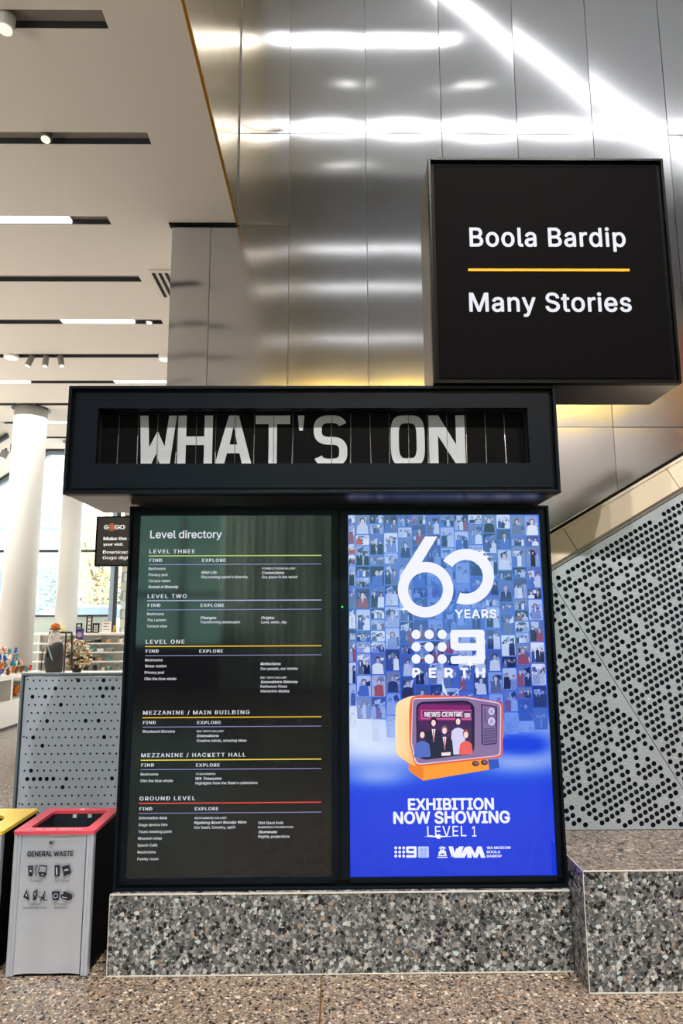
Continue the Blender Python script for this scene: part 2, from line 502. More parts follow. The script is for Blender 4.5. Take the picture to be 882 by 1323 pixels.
# atrium lamps: real hung linear luminaires reflected in the steel
def linear_lamp(p0, p1, w, label, m=M_LAMP_BIG, grp='linear lamps under the atrium ceiling'):
    p0 = Vector(p0); p1 = Vector(p1); d = (p1 - p0).normalized(); nrm = Vector((-d.y, d.x, 0)) * w / 2
    t = empty('linear_lamp', p0, label, 'lamp', grp)
    def bar(z0, z1, k):
        q = [p0 + nrm * k, p1 + nrm * k, p1 - nrm * k, p0 - nrm * k]
        return MB().poly([(a.x, a.y, z0) for a in q] + [(a.x, a.y, z1) for a in q], [(0, 3, 2, 1), (4, 5, 6, 7), (0, 1, 5, 4), (1, 2, 6, 5), (2, 3, 7, 6), (3, 0, 4, 7)])
    z = p0.z
    bar(z, z + .06, 1.1).build('housing', M_WHITE, t); bar(z - .012, z - .001, 1).build('diffuser', m, t)
    return t


ZL = ZA - .16
linear_lamp((.9, 5.3, ZL - .1), (6.8, 1.45, ZL - .1), .09, 'long diagonal lamp below the high ceiling')
linear_lamp((-.75, 4.3, ZL), (1.5, 4.3, ZL), .12, 'short lamp across the high ceiling')
linear_lamp((-.75, 2.7, ZL), (5.2, 2.7, ZL), .12, 'second long lamp across the high ceiling')
M_LAMP_DIM = emis('lamp_far', (255, 252, 248), 4)
for yy, xa, xb in ((-.8, -.6, 3.5), (-2.4, -.6, 2.6), (-5.3, -.6, 3.0)):
    linear_lamp((xa, yy, ZL + .04), (xb, yy, ZL + .04), .05, 'lamp in the dark rear part of the high ceiling, ' + {-.8: 'first', -2.4: 'second', -5.3: 'third'}[yy] + ' behind the viewer', M_LAMP_DIM)
for k_, (px, py) in enumerate(((452.7, 111), (592.6, 114.7), (618, 114.7), (435.6, 213), (458.8, 213))):
    w_ = RW @ Vector((px - CX, CY - py, -F)); t_ = (ZA - .1 - EYE) / w_.z; X_, Y_ = w_.x * t_, 2 * YW - w_.y * t_
    dl = empty('downlight', (X_, Y_, ZA - .1), 'small round downlight in the high ceiling, seen as a star-shaped glint in the steel', 'lamp', 'downlights of the high ceiling')
    MB().cyl((X_, Y_, ZA - .1), (X_, Y_, ZA - .062), .06, n=14).build('housing', M_WHITE, dl)
    MB().cyl((X_, Y_, ZA - .106), (X_, Y_, ZA - .1005), .032, n=14).build('lens', emis('downlight_glow', (255, 250, 240), 9), dl)
tag(MB().box(8.8, 8.95, -4.5, -1.2, 5.6, 8.2).build('wall_banner', mat('orange_banner', (200, 92, 36), .6)), 'orange banner on the side wall', 'banner')

# ---------------------------------------------------------------- shop end: glazed facade, columns, lamps in the slots
YF = 14.7
win = sempty('window_1', (-6, YF, 0), 'tall glazed shop front with dark transom')
soffz = lambda x: ZC if x > P0[0] else ZC + (x - P0[0]) * (dz / dx)
gl = MB(); gl.flat([(-11, .1), (-1.5, .1), (-1.5, ZC), (P0[0], ZC), (-11, 2.1)], YF); gl.build('pane', glass('clear_glass', (.93, .97, .96), .06), win)
hz = MB()
hz.prism([(P0[0], ZC), (-1.5, ZC), (-1.5, ZC - .12), (P0[0] + .03, ZC - .12), (-11, 2.0), (-11, 2.1)], YF - .06, YF + .06)
hz.build('head_frame', mat('blue_grey_head', (120, 136, 146), .4), win)
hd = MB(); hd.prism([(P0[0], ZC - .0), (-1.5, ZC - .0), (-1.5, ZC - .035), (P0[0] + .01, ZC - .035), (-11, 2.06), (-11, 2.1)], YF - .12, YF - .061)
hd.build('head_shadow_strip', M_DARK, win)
zt = at(110, 712, YF).z
MB().box(-11, -1.5, YF - .05, YF + .05, zt - .025, zt + .025).build('transom', mat('dark_green_frame', (20, 32, 34), .4), win)
xm = at(150, 760, YF).x
MB().box(xm - .035, xm + .02, YF - .06, YF + .05, .1, ZC - .12).build('mullion', M_DARK, win)
MB().box(xm - .13, xm - .036, YF - .04, YF + .05, .1, ZC - .12).build('mullion_cover', mat('blue_cover', (150, 172, 190), .4), win)
zr = at(110, 795.5, YF).z
MB().box(-11, xm - .14, YF - .05, YF + .05, zr - .02, zr + .02).build('rail', M_DARK, win)
MB().box(-11, xm - .14, YF - .02, YF + .02, .1, zr - .021).build('frosted_panel', mat('frosted_green', (196, 208, 200), .5), win)
struct(MB().box(-1.5, -1.3, YW + .26, 14.9, 0, ZC).build('wall_shop', M_WHITE), 'white partition behind the steel wall')
pw = sempty('wall_pier', (xm + .3, YF + .4, 0), 'pale stone pier outside the window')
for j in range(26):
    for i in range(3):
        o_ = .25 * (j % 2)
        MB().box(xm + .06 + i * .5 - o_ * .2, xm + .06 + i * .5 + .48 - o_ * .2, YF + .3, YF + .5, j * .2, j * .2 + .185).build('stone_block', M_STONE if (i + j) % 3 else mat('stone_pale', (214, 208, 200), .7), pw)
MB().box(xm + .0, xm + 1.5, YF + .33, YF + .48, 0, 5.2).build('mortar_core', mat('mortar', (150, 146, 140), .8), pw)


def column(px, py, Y, r, label):
    x = at(px, py, Y).x
    t = empty('round_column', (x, Y, 0), label, 'column')
    MB().cyl((x, Y, 0), (x, Y, ZC + .05), r, n=40).build('shaft', M_COLUMN, t, smooth=False)
    for p in t.children[0].data.polygons: p.use_smooth = len(p.vertices) == 4
    mb = MB(); n = 40
    for i in range(n):
        a, b = 2 * math.pi * i / n, 2 * math.pi * (i + 1) / n
        for (rr, z) in ((1, 0),):
            mb.poly([(x + math.cos(a) * (r + .002), Y + math.sin(a) * (r + .002), ZC - .003), (x + math.cos(a) * (r + .05), Y + math.sin(a) * (r + .05), ZC - .003),
                     (x + math.cos(b) * (r + .05), Y + math.sin(b) * (r + .05), ZC - .003), (x + math.cos(b) * (r + .002), Y + math.sin(b) * (r + .002), ZC - .003)])
    mb.build('collar_gap', M_BLACK, t)
    return t


column(38.5, 560, 11.75, .275, 'thick white round column nearest the viewer with dark collar gap')
column(92, 680, 14.05, .215, 'thinner white round column close to the window')


def slot_lamp(i, pa, pb, label):
    ys = slots[i][0]
    xa = at(pa, 400, z=ZC).x * 0 + pa; xb = pb
    t = empty('slot_lamp', ((xa + xb) / 2, ys + SW / 2, ZC), label, 'lamp', 'linear lamps in the shop ceiling slots')
    MB().box(xa, xb, ys + .02, ys + SW - .02, ZC + .02, ZC + SH - .002).build('lamp_body', M_WHITE, t)
    MB().box(xa + .01, xb - .01, ys + .016, ys + SW - .016, ZC + .002, ZC + .019).build('diffuser', M_LAMP, t)


def sx(px, i, py): return at(px, py, slots[i][0] + .07).x
slot_lamp(8, -5.6, sx(92, 8, 280), 'lit linear lamp in the third slot from the front, running out at the left')
slot_lamp(10, sx(79, 10, 412), sx(174, 10, 412), 'short lit linear lamp in the fifth ceiling slot')
slot_lamp(12, -8.2, sx(39, 12, 491), 'left lit lamp in the far ceiling slot')
slot_lamp(12, sx(147, 12, 491), sx(215, 12, 491), 'right lit lamp in the far ceiling slot beside the steel wall')
slot_lamp(14, sx(57, 14, 546), sx(86, 14, 546) + .5, 'farthest lit lamp right of the thick column')
M_CAN = mat('spot_can_grey', (120, 118, 116), .4)


def spot(x, y, z, r, h, tilt, label, name='ceiling_spotlight', white=False, ax=0):
    t = empty(name, (x, y, z), label, 'spotlight')
    d = Vector((math.sin(ax) * 1, -math.sin(tilt), -math.cos(tilt))).normalized(); p = Vector((x, y, z))
    MB().cyl(p, p + d * h, r, n=18).build('can', M_WHITE if white else M_CAN, t)
    MB().cyl(p + d * (h + .0005), p + d * (h + .008), r * .8, n=18).build('lens', mat('lens_glow', (250, 244, 230), .3, emit=(255, 248, 230), estr=.35), t)
    MB().cyl(p + Vector((0, 0, .001)), (x, y, z + .05), r * .35, n=8).build('bracket', M_DARK, t)


p = at(4, 12, z=ZC + .02); spot(p.x, slots[6][0] + .07, ZC + .02, .052, .1, .1, 'white spotlight in the front slot at the upper left corner', white=True)
p = at(56, 170, z=ZC); spot(p.x, slots[7][0] + .06, ZC + .04, .042, .07, .25, 'small grey spotlight in the second ceiling slot')
spot(sx(193, 10, 412), slots[10][0] + .07, ZC + .04, .045, .05, .1, 'small spotlight at the end of the fifth slot')
for k_, px in enumerate((42, 60, 78)):
    spot(sx(px, 11, 458), slots[11][0] + .07, ZC - .01, .04, .15, .15, ('left', 'middle', 'right')[k_] + ' of the three grey track spotlights in a row', ax=(-.35, 0, .25)[k_])
spot(sx(15, 11, 457), slots[11][0] + .07, ZC + .005, .1, .035, 0, 'flat white disc left of the three track spotlights', white=True)  # ceiling disc, no lamp; the glowing lens is added by the shared builder
spot(sx(213, 11, 460), slots[11][0] + .07, ZC + .005, .09, .06, 0, 'round white lamp at the steel wall end of the track', white=True)
spot(at(6, 586, 12.95).x, 12.99, at(6, 582, 12.95).z, .07, .16, .2, 'spotlight hanging from the sloping track', ax=-.3)
spot(at(17, 578, 12.95).x, 12.99, at(17, 574, 12.95).z, .07, .16, .2, 'second spotlight on the sloping track, beside the column', ax=.1)
v = empty('air_vent', (-1.9, 7.2, ZC), 'slatted white air vent in the ceiling beside the steel wall', 'vent')
MB().box(-1.98, -1.3, 6.85, 7.5, ZC - .012, ZC - .004).build('vent_frame', M_CEIL, v)
for i in range(9):
    MB().box(-1.955 + i * .07, -1.92 + i * .07, 6.9, 7.45, ZC - .018, ZC - .0125).build('slat', M_BLACK, v)

# ---------------------------------------------------------------- outside
struct(MB().box(-60, 20, 15.01, 90, -.3, -.1).build('ground_outside', mat('pavement', (200, 198, 192), .8)), 'pale pavement outside')
zb0 = at(50, 700, 50).z; zb1 = at(50, 672, 50).z
bl = empty('office_building', (-22, 50, 0), 'pale blue-grey flat building across the street', 'building')
MB().box(-45, -17.5, 50, 62, zb0 + 1.2, zb1).build('wall', mat('bld_pale', (196, 206, 216), .8), bl)
MB().box(-45, -18.5, 51, 61, -.1, zb0 + 1.2).build('lower_wall', mat('bld_blue', (150, 166, 184), .8), bl)
for i in range(14):
    MB().box(-44 + i * 2, -42.6 + i * 2, 50.9, 50.98, .6, 3.0).build('window', mat('bld_win', (112, 128, 146), .3), bl)
for i in range(14):
    MB().box(-44 + i * 2, -42.6 + i * 2, 50.9, 50.98, 3.8, 5.4).build('window', mat('bld_win', (112, 128, 146), .3), bl)


def leafy(name, cx, cy, cz, rx, rz, n, cols, label, sz=.16, trunk=True, ry=None):
    t = empty(name, (cx, cy, -.1), label, 'tree')
    for ci, c in enumerate(cols):
        mb = MB()
        for i in range(n // len(cols)):
            while True:
                a = Vector((R.uniform(-1, 1), R.uniform(-1, 1), R.uniform(-1, 1)))
                if a.length < 1: break
            p = Vector((cx + a.x * rx, cy + a.y * (ry or rx), cz + a.z * rz)); s = sz * R.uniform(.6, 1.3)
            q = Matrix.Rotation(R.uniform(0, 6), 3, 'Z') @ Matrix.Rotation(R.uniform(-1.2, 1.2), 3, 'X')
            mb.poly([p + q @ Vector(w) * s for w in ((-1, 0, 0), (0, -.6, .1), (1, 0, 0), (0, .6, .1))])
        o = mb.build('foliage', mat('leaf_%d_%d_%d' % c, c, .7), t); o['kind'] = 'stuff'
    if trunk:
        MB().cyl((cx, cy, -.1), (cx, cy, cz), .16, .08, n=9).cyl((cx, cy, cz - rz * .5), (cx + rx * .5, cy, cz + rz * .3), .07, .03, n=7).cyl((cx, cy, cz - rz * .6), (cx - rx * .5, cy, cz + rz * .2), .07, .03, n=7).build('trunk', mat('bark', (120, 104, 90), .9), t)
    return t


pt = at(128, 700, 27.5)
leafy('autumn_tree', pt.x, 27.5, 4.3, 1.25, 2.7, 3600, [(228, 212, 130), (206, 194, 150), (238, 230, 190)], 'autumn tree with yellow leaves outside behind the hanging sign', .085)
pt = at(122, 770, 28)
leafy('dark_green_tree', pt.x, 31, 2.2, 1.5, 1.6, 2600, [(104, 128, 124), (84, 106, 104)], 'dark green bushy tree under the yellow one', .1)
pt = at(55, 745, 34)
leafy('street_tree', pt.x, 38, 3.0, 2.2, 1.7, 2400, [(168, 178, 176), (140, 152, 150)], 'grey-green street tree between the columns', .12)
cp = at(117, 788, 22)
car = empty('parked_car', (cp.x, 22, 0), 'pale parked car seen through the window', 'car')
zc = cp.z - 1.25
prof = [(-2.1, .35), (2.1, .35), (2.15, .8), (1.5, .95), (.9, 1.4), (-.8, 1.42), (-1.5, 1.0), (-2.15, .85)]
MB().prism([(cp.x + a, zc + b) for a, b in prof], 22, 23.7).build('body', mat('car_paint', (226, 232, 238), .3, .0), car)
MB().prism([(cp.x + a, zc + b) for a, b in [(-1.25, 1.0), (1.3, 1.0), (.82, 1.34), (-.75, 1.35)]], 21.98, 22.0).build('side_window', mat('car_glass', (120, 136, 150), .3), car)
for a in (-1.3, 1.3):
    MB().cyl((cp.x + a, 21.96, zc + .33), (cp.x + a, 22.1, zc + .33), .33, n=18).build('wheel', M_BLACK, car)
struct(MB().box(cp.x - 6, cp.x + 6, 21, 25, -.1, zc + .0).build('ground_ramp', mat('asphalt', (150, 150, 150), .8)), 'raised road outside')
bp_ = at(63, 790, 20)
tag(MB().cyl((bp_.x, 20, -.1), (bp_.x, 20, bp_.z + .1), .14, n=14).build('bollard', M_WHITE), 'white bollard outside between the columns', 'bollard')

# ---------------------------------------------------------------- perforated metal
def perforated(name, outline, Y, parent, org, ang, a, r, rad, prob, small, seed, inset=.018, th=.003, m=M_PERF, segs=10, pierce=False):
    """sheet with true round holes on a staggered grid; the other sites carry small pressed dimples"""
    rr = random.Random(seed)
    ca, sa = math.cos(ang), math.sin(ang); n = len(outline)
    def inside(x, z, d):
        for i in range(n):
            (x0, z0), (x1, z1) = outline[i], outline[(i + 1) % n]
            L = math.hypot(x1 - x0, z1 - z0)
            if ((x1 - x0) * (z - z0) - (z1 - z0) * (x - x0)) / L < d: return False
        return True
    cu = bpy.data.curves.new('s', 'CURVE'); cu.dimensions = '2D'; cu.fill_mode = 'BOTH'; cu.extrude = th / 2
    def spl(pts):
        s = cu.splines.new('POLY'); s.points.add(len(pts) - 1); s.use_cyclic_u = True
        s.points.foreach_set('co', [q for x, z in pts for q in (x, z, 0, 1)])
    spl(outline); dm = MB(); nh = 0
    for j in range(-90, 90):
        for i in range(-90, 90):
            u = (i + .5 * (j & 1)) * a; w = j * r
            x = org[0] + u * ca - w * sa; z = org[1] + u * sa + w * ca
            if not inside(x, z, inset): continue
            if rr.random() < prob:
                spl([(x + rad * math.cos(t * 2 * math.pi / segs), z + rad * math.sin(t * 2 * math.pi / segs)) for t in range(segs)]); nh += 1
            elif pierce:
                spl([(x + small * math.cos(t * 2 * math.pi / 8), z + small * math.sin(t * 2 * math.pi / 8)) for t in range(8)])
            else:
                v = [(x + small * math.cos(t * math.pi / 4), Y - .0002, z + small * math.sin(t * math.pi / 4)) for t in range(8)]
                v2 = [(x + small * .55 * math.cos(t * math.pi / 4), Y - small * .35, z + small * .55 * math.sin(t * math.pi / 4)) for t in range(8)]
                dm.poly(v + v2, [(t, (t + 1) % 8, (t + 1) % 8 + 8, t + 8) for t in range(8)] + [tuple(range(8, 16))])
    ob = bpy.data.objects.new('s', cu); COL.objects.link(ob); me = bpy.data.meshes.new_from_object(ob)
    off = Vector((0, 0, 0)); p_ = parent
    while p_ is not None: off += Vector(p_.location); p_ = p_.parent
    for v in me.vertices:
        c = v.co.copy(); v.co = (c.x - off.x, Y + th / 2 + c.z - off.y, c.y - off.z)
    bpy.data.objects.remove(ob); bpy.data.curves.remove(cu); me.materials.clear(); me.materials.append(m)
    o = bpy.data.objects.new(name, me); COL.objects.link(o); o.parent = parent
    if dm.v:
        d = dm.build('dimples', m, parent); d['kind'] = 'stuff'
    return o


# stair balustrade on the right
YB = 3.68
st = empty('stair_balustrade', (1.9, YB, .485), 'perforated grey stair balustrade with cream stone capping, above the terrazzo bench', 'balustrade')
A_ = at(714.9, 733.4, YB); B_ = at(882, 633, YB)
sl = (B_.z - A_.z) / (B_.x - A_.x); ang = math.atan(sl)
XLp = .98; XRp = 3.3; ZB = .487
zl = lambda x, o=0: A_.z + (x - A_.x) * sl + o
J0 = at(716, 755, YB); J1 = at(882, 1018.7, YB); js = (J1.z - J0.z) / (J1.x - J0.x)
jz = lambda x: J0.z + (x - J0.x) * js
# intersection of joint with top edge and bottom
xi = (A_.z - A_.x * sl - J0.z + J0.x * js) / (js - sl); xb = J0.x + (ZB - J0.z) / js
g = .002; ln = math.hypot(1, js) / abs(js)
if xi < XLp: lower = [(XLp, ZB), (xb - g, ZB), (XLp, jz(XLp))]; upper = [(xb + g, ZB), (XRp, ZB), (XRp, zl(XRp, -.012)), (XLp, zl(XLp, -.012)), (XLp, jz(XLp) + .006)]
else: lower = [(XLp, ZB), (xb - g, ZB), (xi - g, zl(xi, -.012)), (XLp, zl(XLp, -.012))]; upper = [(xb + g, ZB), (XRp, ZB), (XRp, zl(XRp, -.012)), (xi + g, zl(xi, -.012))]
o1 = at(727.8, 740 + 0, YB)
perforated('perforated_sheet', upper, YB, st, (1.2, 1.6), ang, .0315, .0352, .0134, .85, .005, 3)
perforated('perforated_sheet', lower, YB, st, (1.2, 1.6), ang, .0315, .0352, .0134, .83, .005, 4)
MB().box(XLp, XRp, YB + .03, YB + .04, ZB, 1.9).prism([(XLp, 1.9), (XRp, 1.9), (XRp, zl(XRp)), (XLp, zl(XLp, 0)), ] if zl(XLp) > 1.9 else [(XLp + .2, 1.9), (XRp, 1.9), (XRp, zl(XRp))], YB + .03, YB + .04).build('backing_sheet', M_NAVY, st)
# capping slabs, joints square to the slope
C_ = at(712.9, 689.7, YB)
hgt = (C_.z - zl(C_.x)) * math.cos(ang)
ux, uz = math.cos(ang), math.sin(ang); nx_, nz_ = -uz, ux
def sp(s, h): return (A_.x + ux * s + nx_ * h, A_.z + uz * s + nz_ * h)
j1 = at(744, 710.7, YB); s1 = (j1.x - A_.x) * ux + (j1.z - A_.z) * uz
j2 = at(700 + 688 / 3.89, 520 + 437 / 3.89, YB); s2 = (j2.x - A_.x) * ux + (j2.z - A_.z) * uz
cuts = [s1 - (s2 - s1), s1, s2, s2 + (s2 - s1), s2 + 2 * (s2 - s1), s2 + 3 * (s2 - s1)]
for a, b in zip(cuts, cuts[1:]):
    a_ = max(a, -.18)
    MB().prism([sp(a_ + .002, .018), sp(b - .002, .018), sp(b - .002, hgt - .014), sp(a_ + .002, hgt - .014)], YB - .012, YB + .14).build('capping_slab', M_STONE, st)
    MB().prism([sp(a_ + .001, hgt - .0125), sp(b - .001, hgt - .0125), sp(b - .001, hgt), sp(a_ + .001, hgt)], YB - .016, YB + .15).build('capping_lip', M_STONE, st)
pit = MB()
for i in range(34):
    s_ = R.uniform(-.1, 2.2); h_ = R.uniform(.03, hgt - .03); x_, z_ = sp(s_, h_); r_ = R.uniform(.001, .0022)
    pit.poly([(x_ + r_ * math.cos(t) * 1.6, YB - .0125, z_ + r_ * math.sin(t)) for t in (0, 1.05, 2.1, 3.14, 4.2, 5.2)])
pit.build('pits', mat('pit_brown', (120, 104, 90), .8), st)['kind'] = 'stuff'
MB().prism([sp(-.18, -.006), sp(2.9, -.006), sp(2.9, .004), sp(-.18, .004)], YB - .006, YB + .14).prism([sp(-.18, .0065), sp(2.9, .0065), sp(2.9, .016), sp(-.18, .016)], YB - .002, YB + .14).build('edge_rail', mat('rail_grey', (140, 134, 128), .4, .6), st)
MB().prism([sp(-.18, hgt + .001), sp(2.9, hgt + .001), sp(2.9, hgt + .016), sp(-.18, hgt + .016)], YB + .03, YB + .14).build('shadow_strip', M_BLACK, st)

# low perforated screen on the left
YP = 4.7
px0 = -2.083; px1 = -.6; pz1 = 1.207
ps = empty('perforated_screen', (-1.6, YP, 0), 'low blue-grey perforated screen with metal frame behind the bins', 'screen')
M_PERF2 = mat('perforated_blue_grey', (186, 198, 220), .42, .15)
MB().prism([(px0, 0), (px0 + .014, 0), (px0 + .014, pz1 - .014), (px1, pz1 - .014), (px1, pz1), (px0, pz1)], YP - .01, YP + .05).build('frame', M_FRAMEGREY, ps, bevel=.002)
MB().prism([(px0 + .0145, 0), (px0 + .022, 0), (px0 + .022, pz1 - .022), (px1, pz1 - .022), (px1, pz1 - .0145), (px0 + .0145, pz1 - .0145)], YP + .015, YP + .05).build('frame_rebate', M_BLACK, ps)
hol = at(35, 879.5, YP)
perforated('sheet', [(px0 + .023, .02), (px1, .02), (px1, pz1 - .023), (px0 + .023, pz1 - .023)], YP, ps, (hol.x, hol.z), 0, .0424, .0522, .0135, .125, .0068, 12, inset=.02, m=M_PERF2, segs=14, pierce=True)
MB().box(px0 + .023, px1, YP + .02, YP + .03, .02, pz1 - .03).build('backing', M_NAVY, ps)
sc = MB()
for x, z in ((px0 + .04, pz1 - .04), (px0 + .04, .8), (px0 + .04, .38), (px0 + .36, pz1 - .037), (px0 + .68, pz1 - .037)): sc.cyl((x, YP - .003, z), (x, YP - .0005, z), .005, n=8)
sc.build('screws', M_DARK, ps)['kind'] = 'stuff'

# ---------------------------------------------------------------- terrazzo plinth and bench
YK = 3.32
pl = empty('terrazzo_plinth', (0, 3.3, 0), 'low grey terrazzo plinth carrying the display kiosk', 'plinth')
MB().box(-1.003, 1.062, 3.3, 3.655, .004, .338).build('plinth_block', M_PLINTH, pl)
MB().box(-1.004, 1.0615, 3.296, 3.2995, .336, .343).box(-1.004, 1.0615, 3.2965, 3.2995, .002, .007).box(-1.006, -1.0035, 3.2965, 3.2995, .008, .335).build('edge_strip', M_EDGE, pl)
MB().box(-1.0, 1.062, 3.303, 3.65, .3385, .342).build('top_slab', M_PLINTH, pl)
be = empty('terrazzo_bench', (2, 3.12, 0), 'taller terrazzo bench block below the perforated balustrade', 'bench')
MB().box(1.066, 4.6, 3.12, 3.675, .004, .478).build('bench_block', M_PLINTH, be)
M_BTOP = terrazzo('bench_top_terrazzo', (112, 100, 92), [((26, 24, 24), 2.6), ((156, 145, 134), 1.6), ((132, 116, 100), 2), ((96, 90, 86), 2), ((60, 54, 52), 1.5)], 52, .3, 1.4)
MB().box(1.066, 4.6, 3.12, 3.675, .4785, .4845).build('bench_top', M_BTOP, be)
MB().box(1.063, 4.6, 3.1165, 3.1195, .479, .485).box(1.063, 1.0655, 3.1165, 3.675, .479, .485).box(1.0625, 1.0655, 3.1165, 3.1195, .004, .4785).box(1.066, 4.6, 3.1165, 3.1195, .002, .007).build('edge_strip', M_EDGE, be)

# ---------------------------------------------------------------- display kiosk
KL, KR, KZ0, KZ1 = -1.0, 1.0635, .343, 2.106
kd = empty('display_kiosk', (0, YK, KZ0), 'black metal kiosk frame holding two portrait displays on the terrazzo plinth', 'kiosk')
MB().box(KL + .012, KR - .012, YK + .05, YK + .28, KZ0, KZ1 - .004).build('cabinet', M_BLACK, kd)


def ring(mb, x0, x1, z0, z1, w, y0, y1, wb=None):
    wb = wb or w
    mb.box(x0, x0 + w, y0, y1, z0, z1).box(x1 - w, x1, y0, y1, z0, z1).box(x0 + w, x1 - w, y0, y1, z1 - w, z1).box(x0 + w, x1 - w, y0, y1, z0, z0 + wb)
    return mb


ring(MB(), KL, KR, KZ0, KZ1, .012, YK, YK + .05).build('outer_frame', M_NAVYBLK, kd, bevel=.0015)
ring(MB(), KL + .0125, KR - .0125, KZ0 + .0125, KZ1 - .0125, .012, YK + .018, YK + .05, .028).build('shadow_gap', M_BLACK, kd)
MB().box(.022, .028, YK + .004, YK + .05, KZ0 + .0405, KZ1 - .025).build('mullion', M_NAVYBLK, kd)
DISP = []
for nm, x0, x1, lab in (('l', -.974, .0195, 'left portrait display showing the level directory in white text on black'),
                        ('r', .0305, 1.038, 'right portrait display with a blue anniversary exhibition poster and an orange television')):
    d = empty('portrait_display', ((x0 + x1) / 2, YK + .014, .385), lab, 'display', 'displays in the kiosk')
    ix0, ix1 = (-.950, -.0115) if nm == 'l' else (.072, 1.018)
    iz0, iz1 = .391, 2.062
    yb = YK + .008
    MB().box(x0, ix0, yb, YK + .04, .384, 2.08).box(ix1, x1, yb, YK + .04, .384, 2.08).box(ix0, ix1, yb, YK + .04, iz1, 2.08).box(ix0, ix1, yb, YK + .04, .37, iz0).build('bezel', M_NAVYBLK, d)
    if nm == 'l': MB().box(x0 + .004, ix1 + .02, yb + .0005, YK + .039, .369, .3835).build('bezel_foot', M_BLACK, d)
    DISP.append((d, ix0, ix1, iz0, iz1))
MB().cyl((.0, YK + .0075, at(442, 784, YK).z), (.0, YK + .0035, at(442, 784, YK).z), .0045, n=10).build('status_light', emis('green_led', (60, 230, 90), 1.0), DISP[1][0])
bpy.data.objects['status_light'].data.transform(Matrix.Translation((at(442, 784, YK).x, 0, 0)))

YS = YK + .016
TD = YS - .0006
# left display: directory
d, ix0, ix1, iz0, iz1 = DISP[0]
sm = MB(); sm.box(ix0, ix1, YS, YS + .006, iz0, iz1, col=(5, 5, 8)); scr = sm.build('screen', M_SCR, d)
c1 = lambda x, y: (150 + x / 3.041, 640 + y / 3.041)
c2 = lambda x, y: (150 + x / 3.041, 880 + y / 3.041)


def stext(body, crop, xa, xb, yb, cap, m=M_TXT, parent=None, name='text_line', Y=TD, **k):
    pa = at(*crop(xa, yb), Y); pb = at(*crop(xb, yb), Y); pc = at(*crop(xa, yb - cap), Y)
    return text(name, body, pa.x, pb.x, pa.z, pc.z - pa.z, Y, m, parent, **k)


def sline(crop, xa, xb, y, w, m, parent):
    a = at(*crop(xa, y), TD); b = at(*crop(xb, y), TD)
    MB().box(a.x, b.x, TD - .0002, TD + .0002, a.z - w / 2, a.z + w / 2).build('rule_line', m, parent)


EL = {n: emis('rule_' + n, c, .5) for n, c in dict(lime=(206, 232, 130), violet=(150, 148, 205), lilac=(188, 192, 230), yellow=(240, 214, 80), gold=(240, 190, 50), red=(240, 84, 66)).items()}
stext('Level directory', c1, 134, 414, 168, 29, parent=scr, name='heading', bold=.012, res=3)
for cr, title, xa, xb, yt, col, yl, yf, yv, xe in (
        (c1, 'LEVEL THREE', 131, 309, 228, 'lime', 238, 261, 272, 338), (c1, 'LEVEL TWO', 124, 276, 404, 'lilac', 414, 438, 450, 332),
        (c1, 'LEVEL ONE', 117, 268, 583, 'gold', 594, 618, 630, 327), (c2, 'MEZZANINE / MAIN BUILDING', 106, 523, 132, 'gold', 144, 169, 181, 319),
        (c2, 'MEZZANINE / HACKETT HALL', 99, 508, 299, 'yellow', 311, 336, 348, 314), (c2, 'GROUND LEVEL', 92, 310, 469, 'red', 481, 508, 520, 309)):
    stext(title, cr, xa, xb, yt, 15, parent=scr, name='level_title', bold=.019, track=1.2)
    sline(cr, xa - 3, 806, yl, .0045, EL[col], scr)
    stext('FIND', cr, xa, xa + 49, yf, 12, parent=scr, bold=.022, track=1.15)
    stext('EXPLORE', cr, xe, xe + 92, yf, 12, parent=scr, bold=.022, track=1.15)
    sline(cr, xa - 3, 806, yv, .003, EL['violet'], scr)
B_ = .01
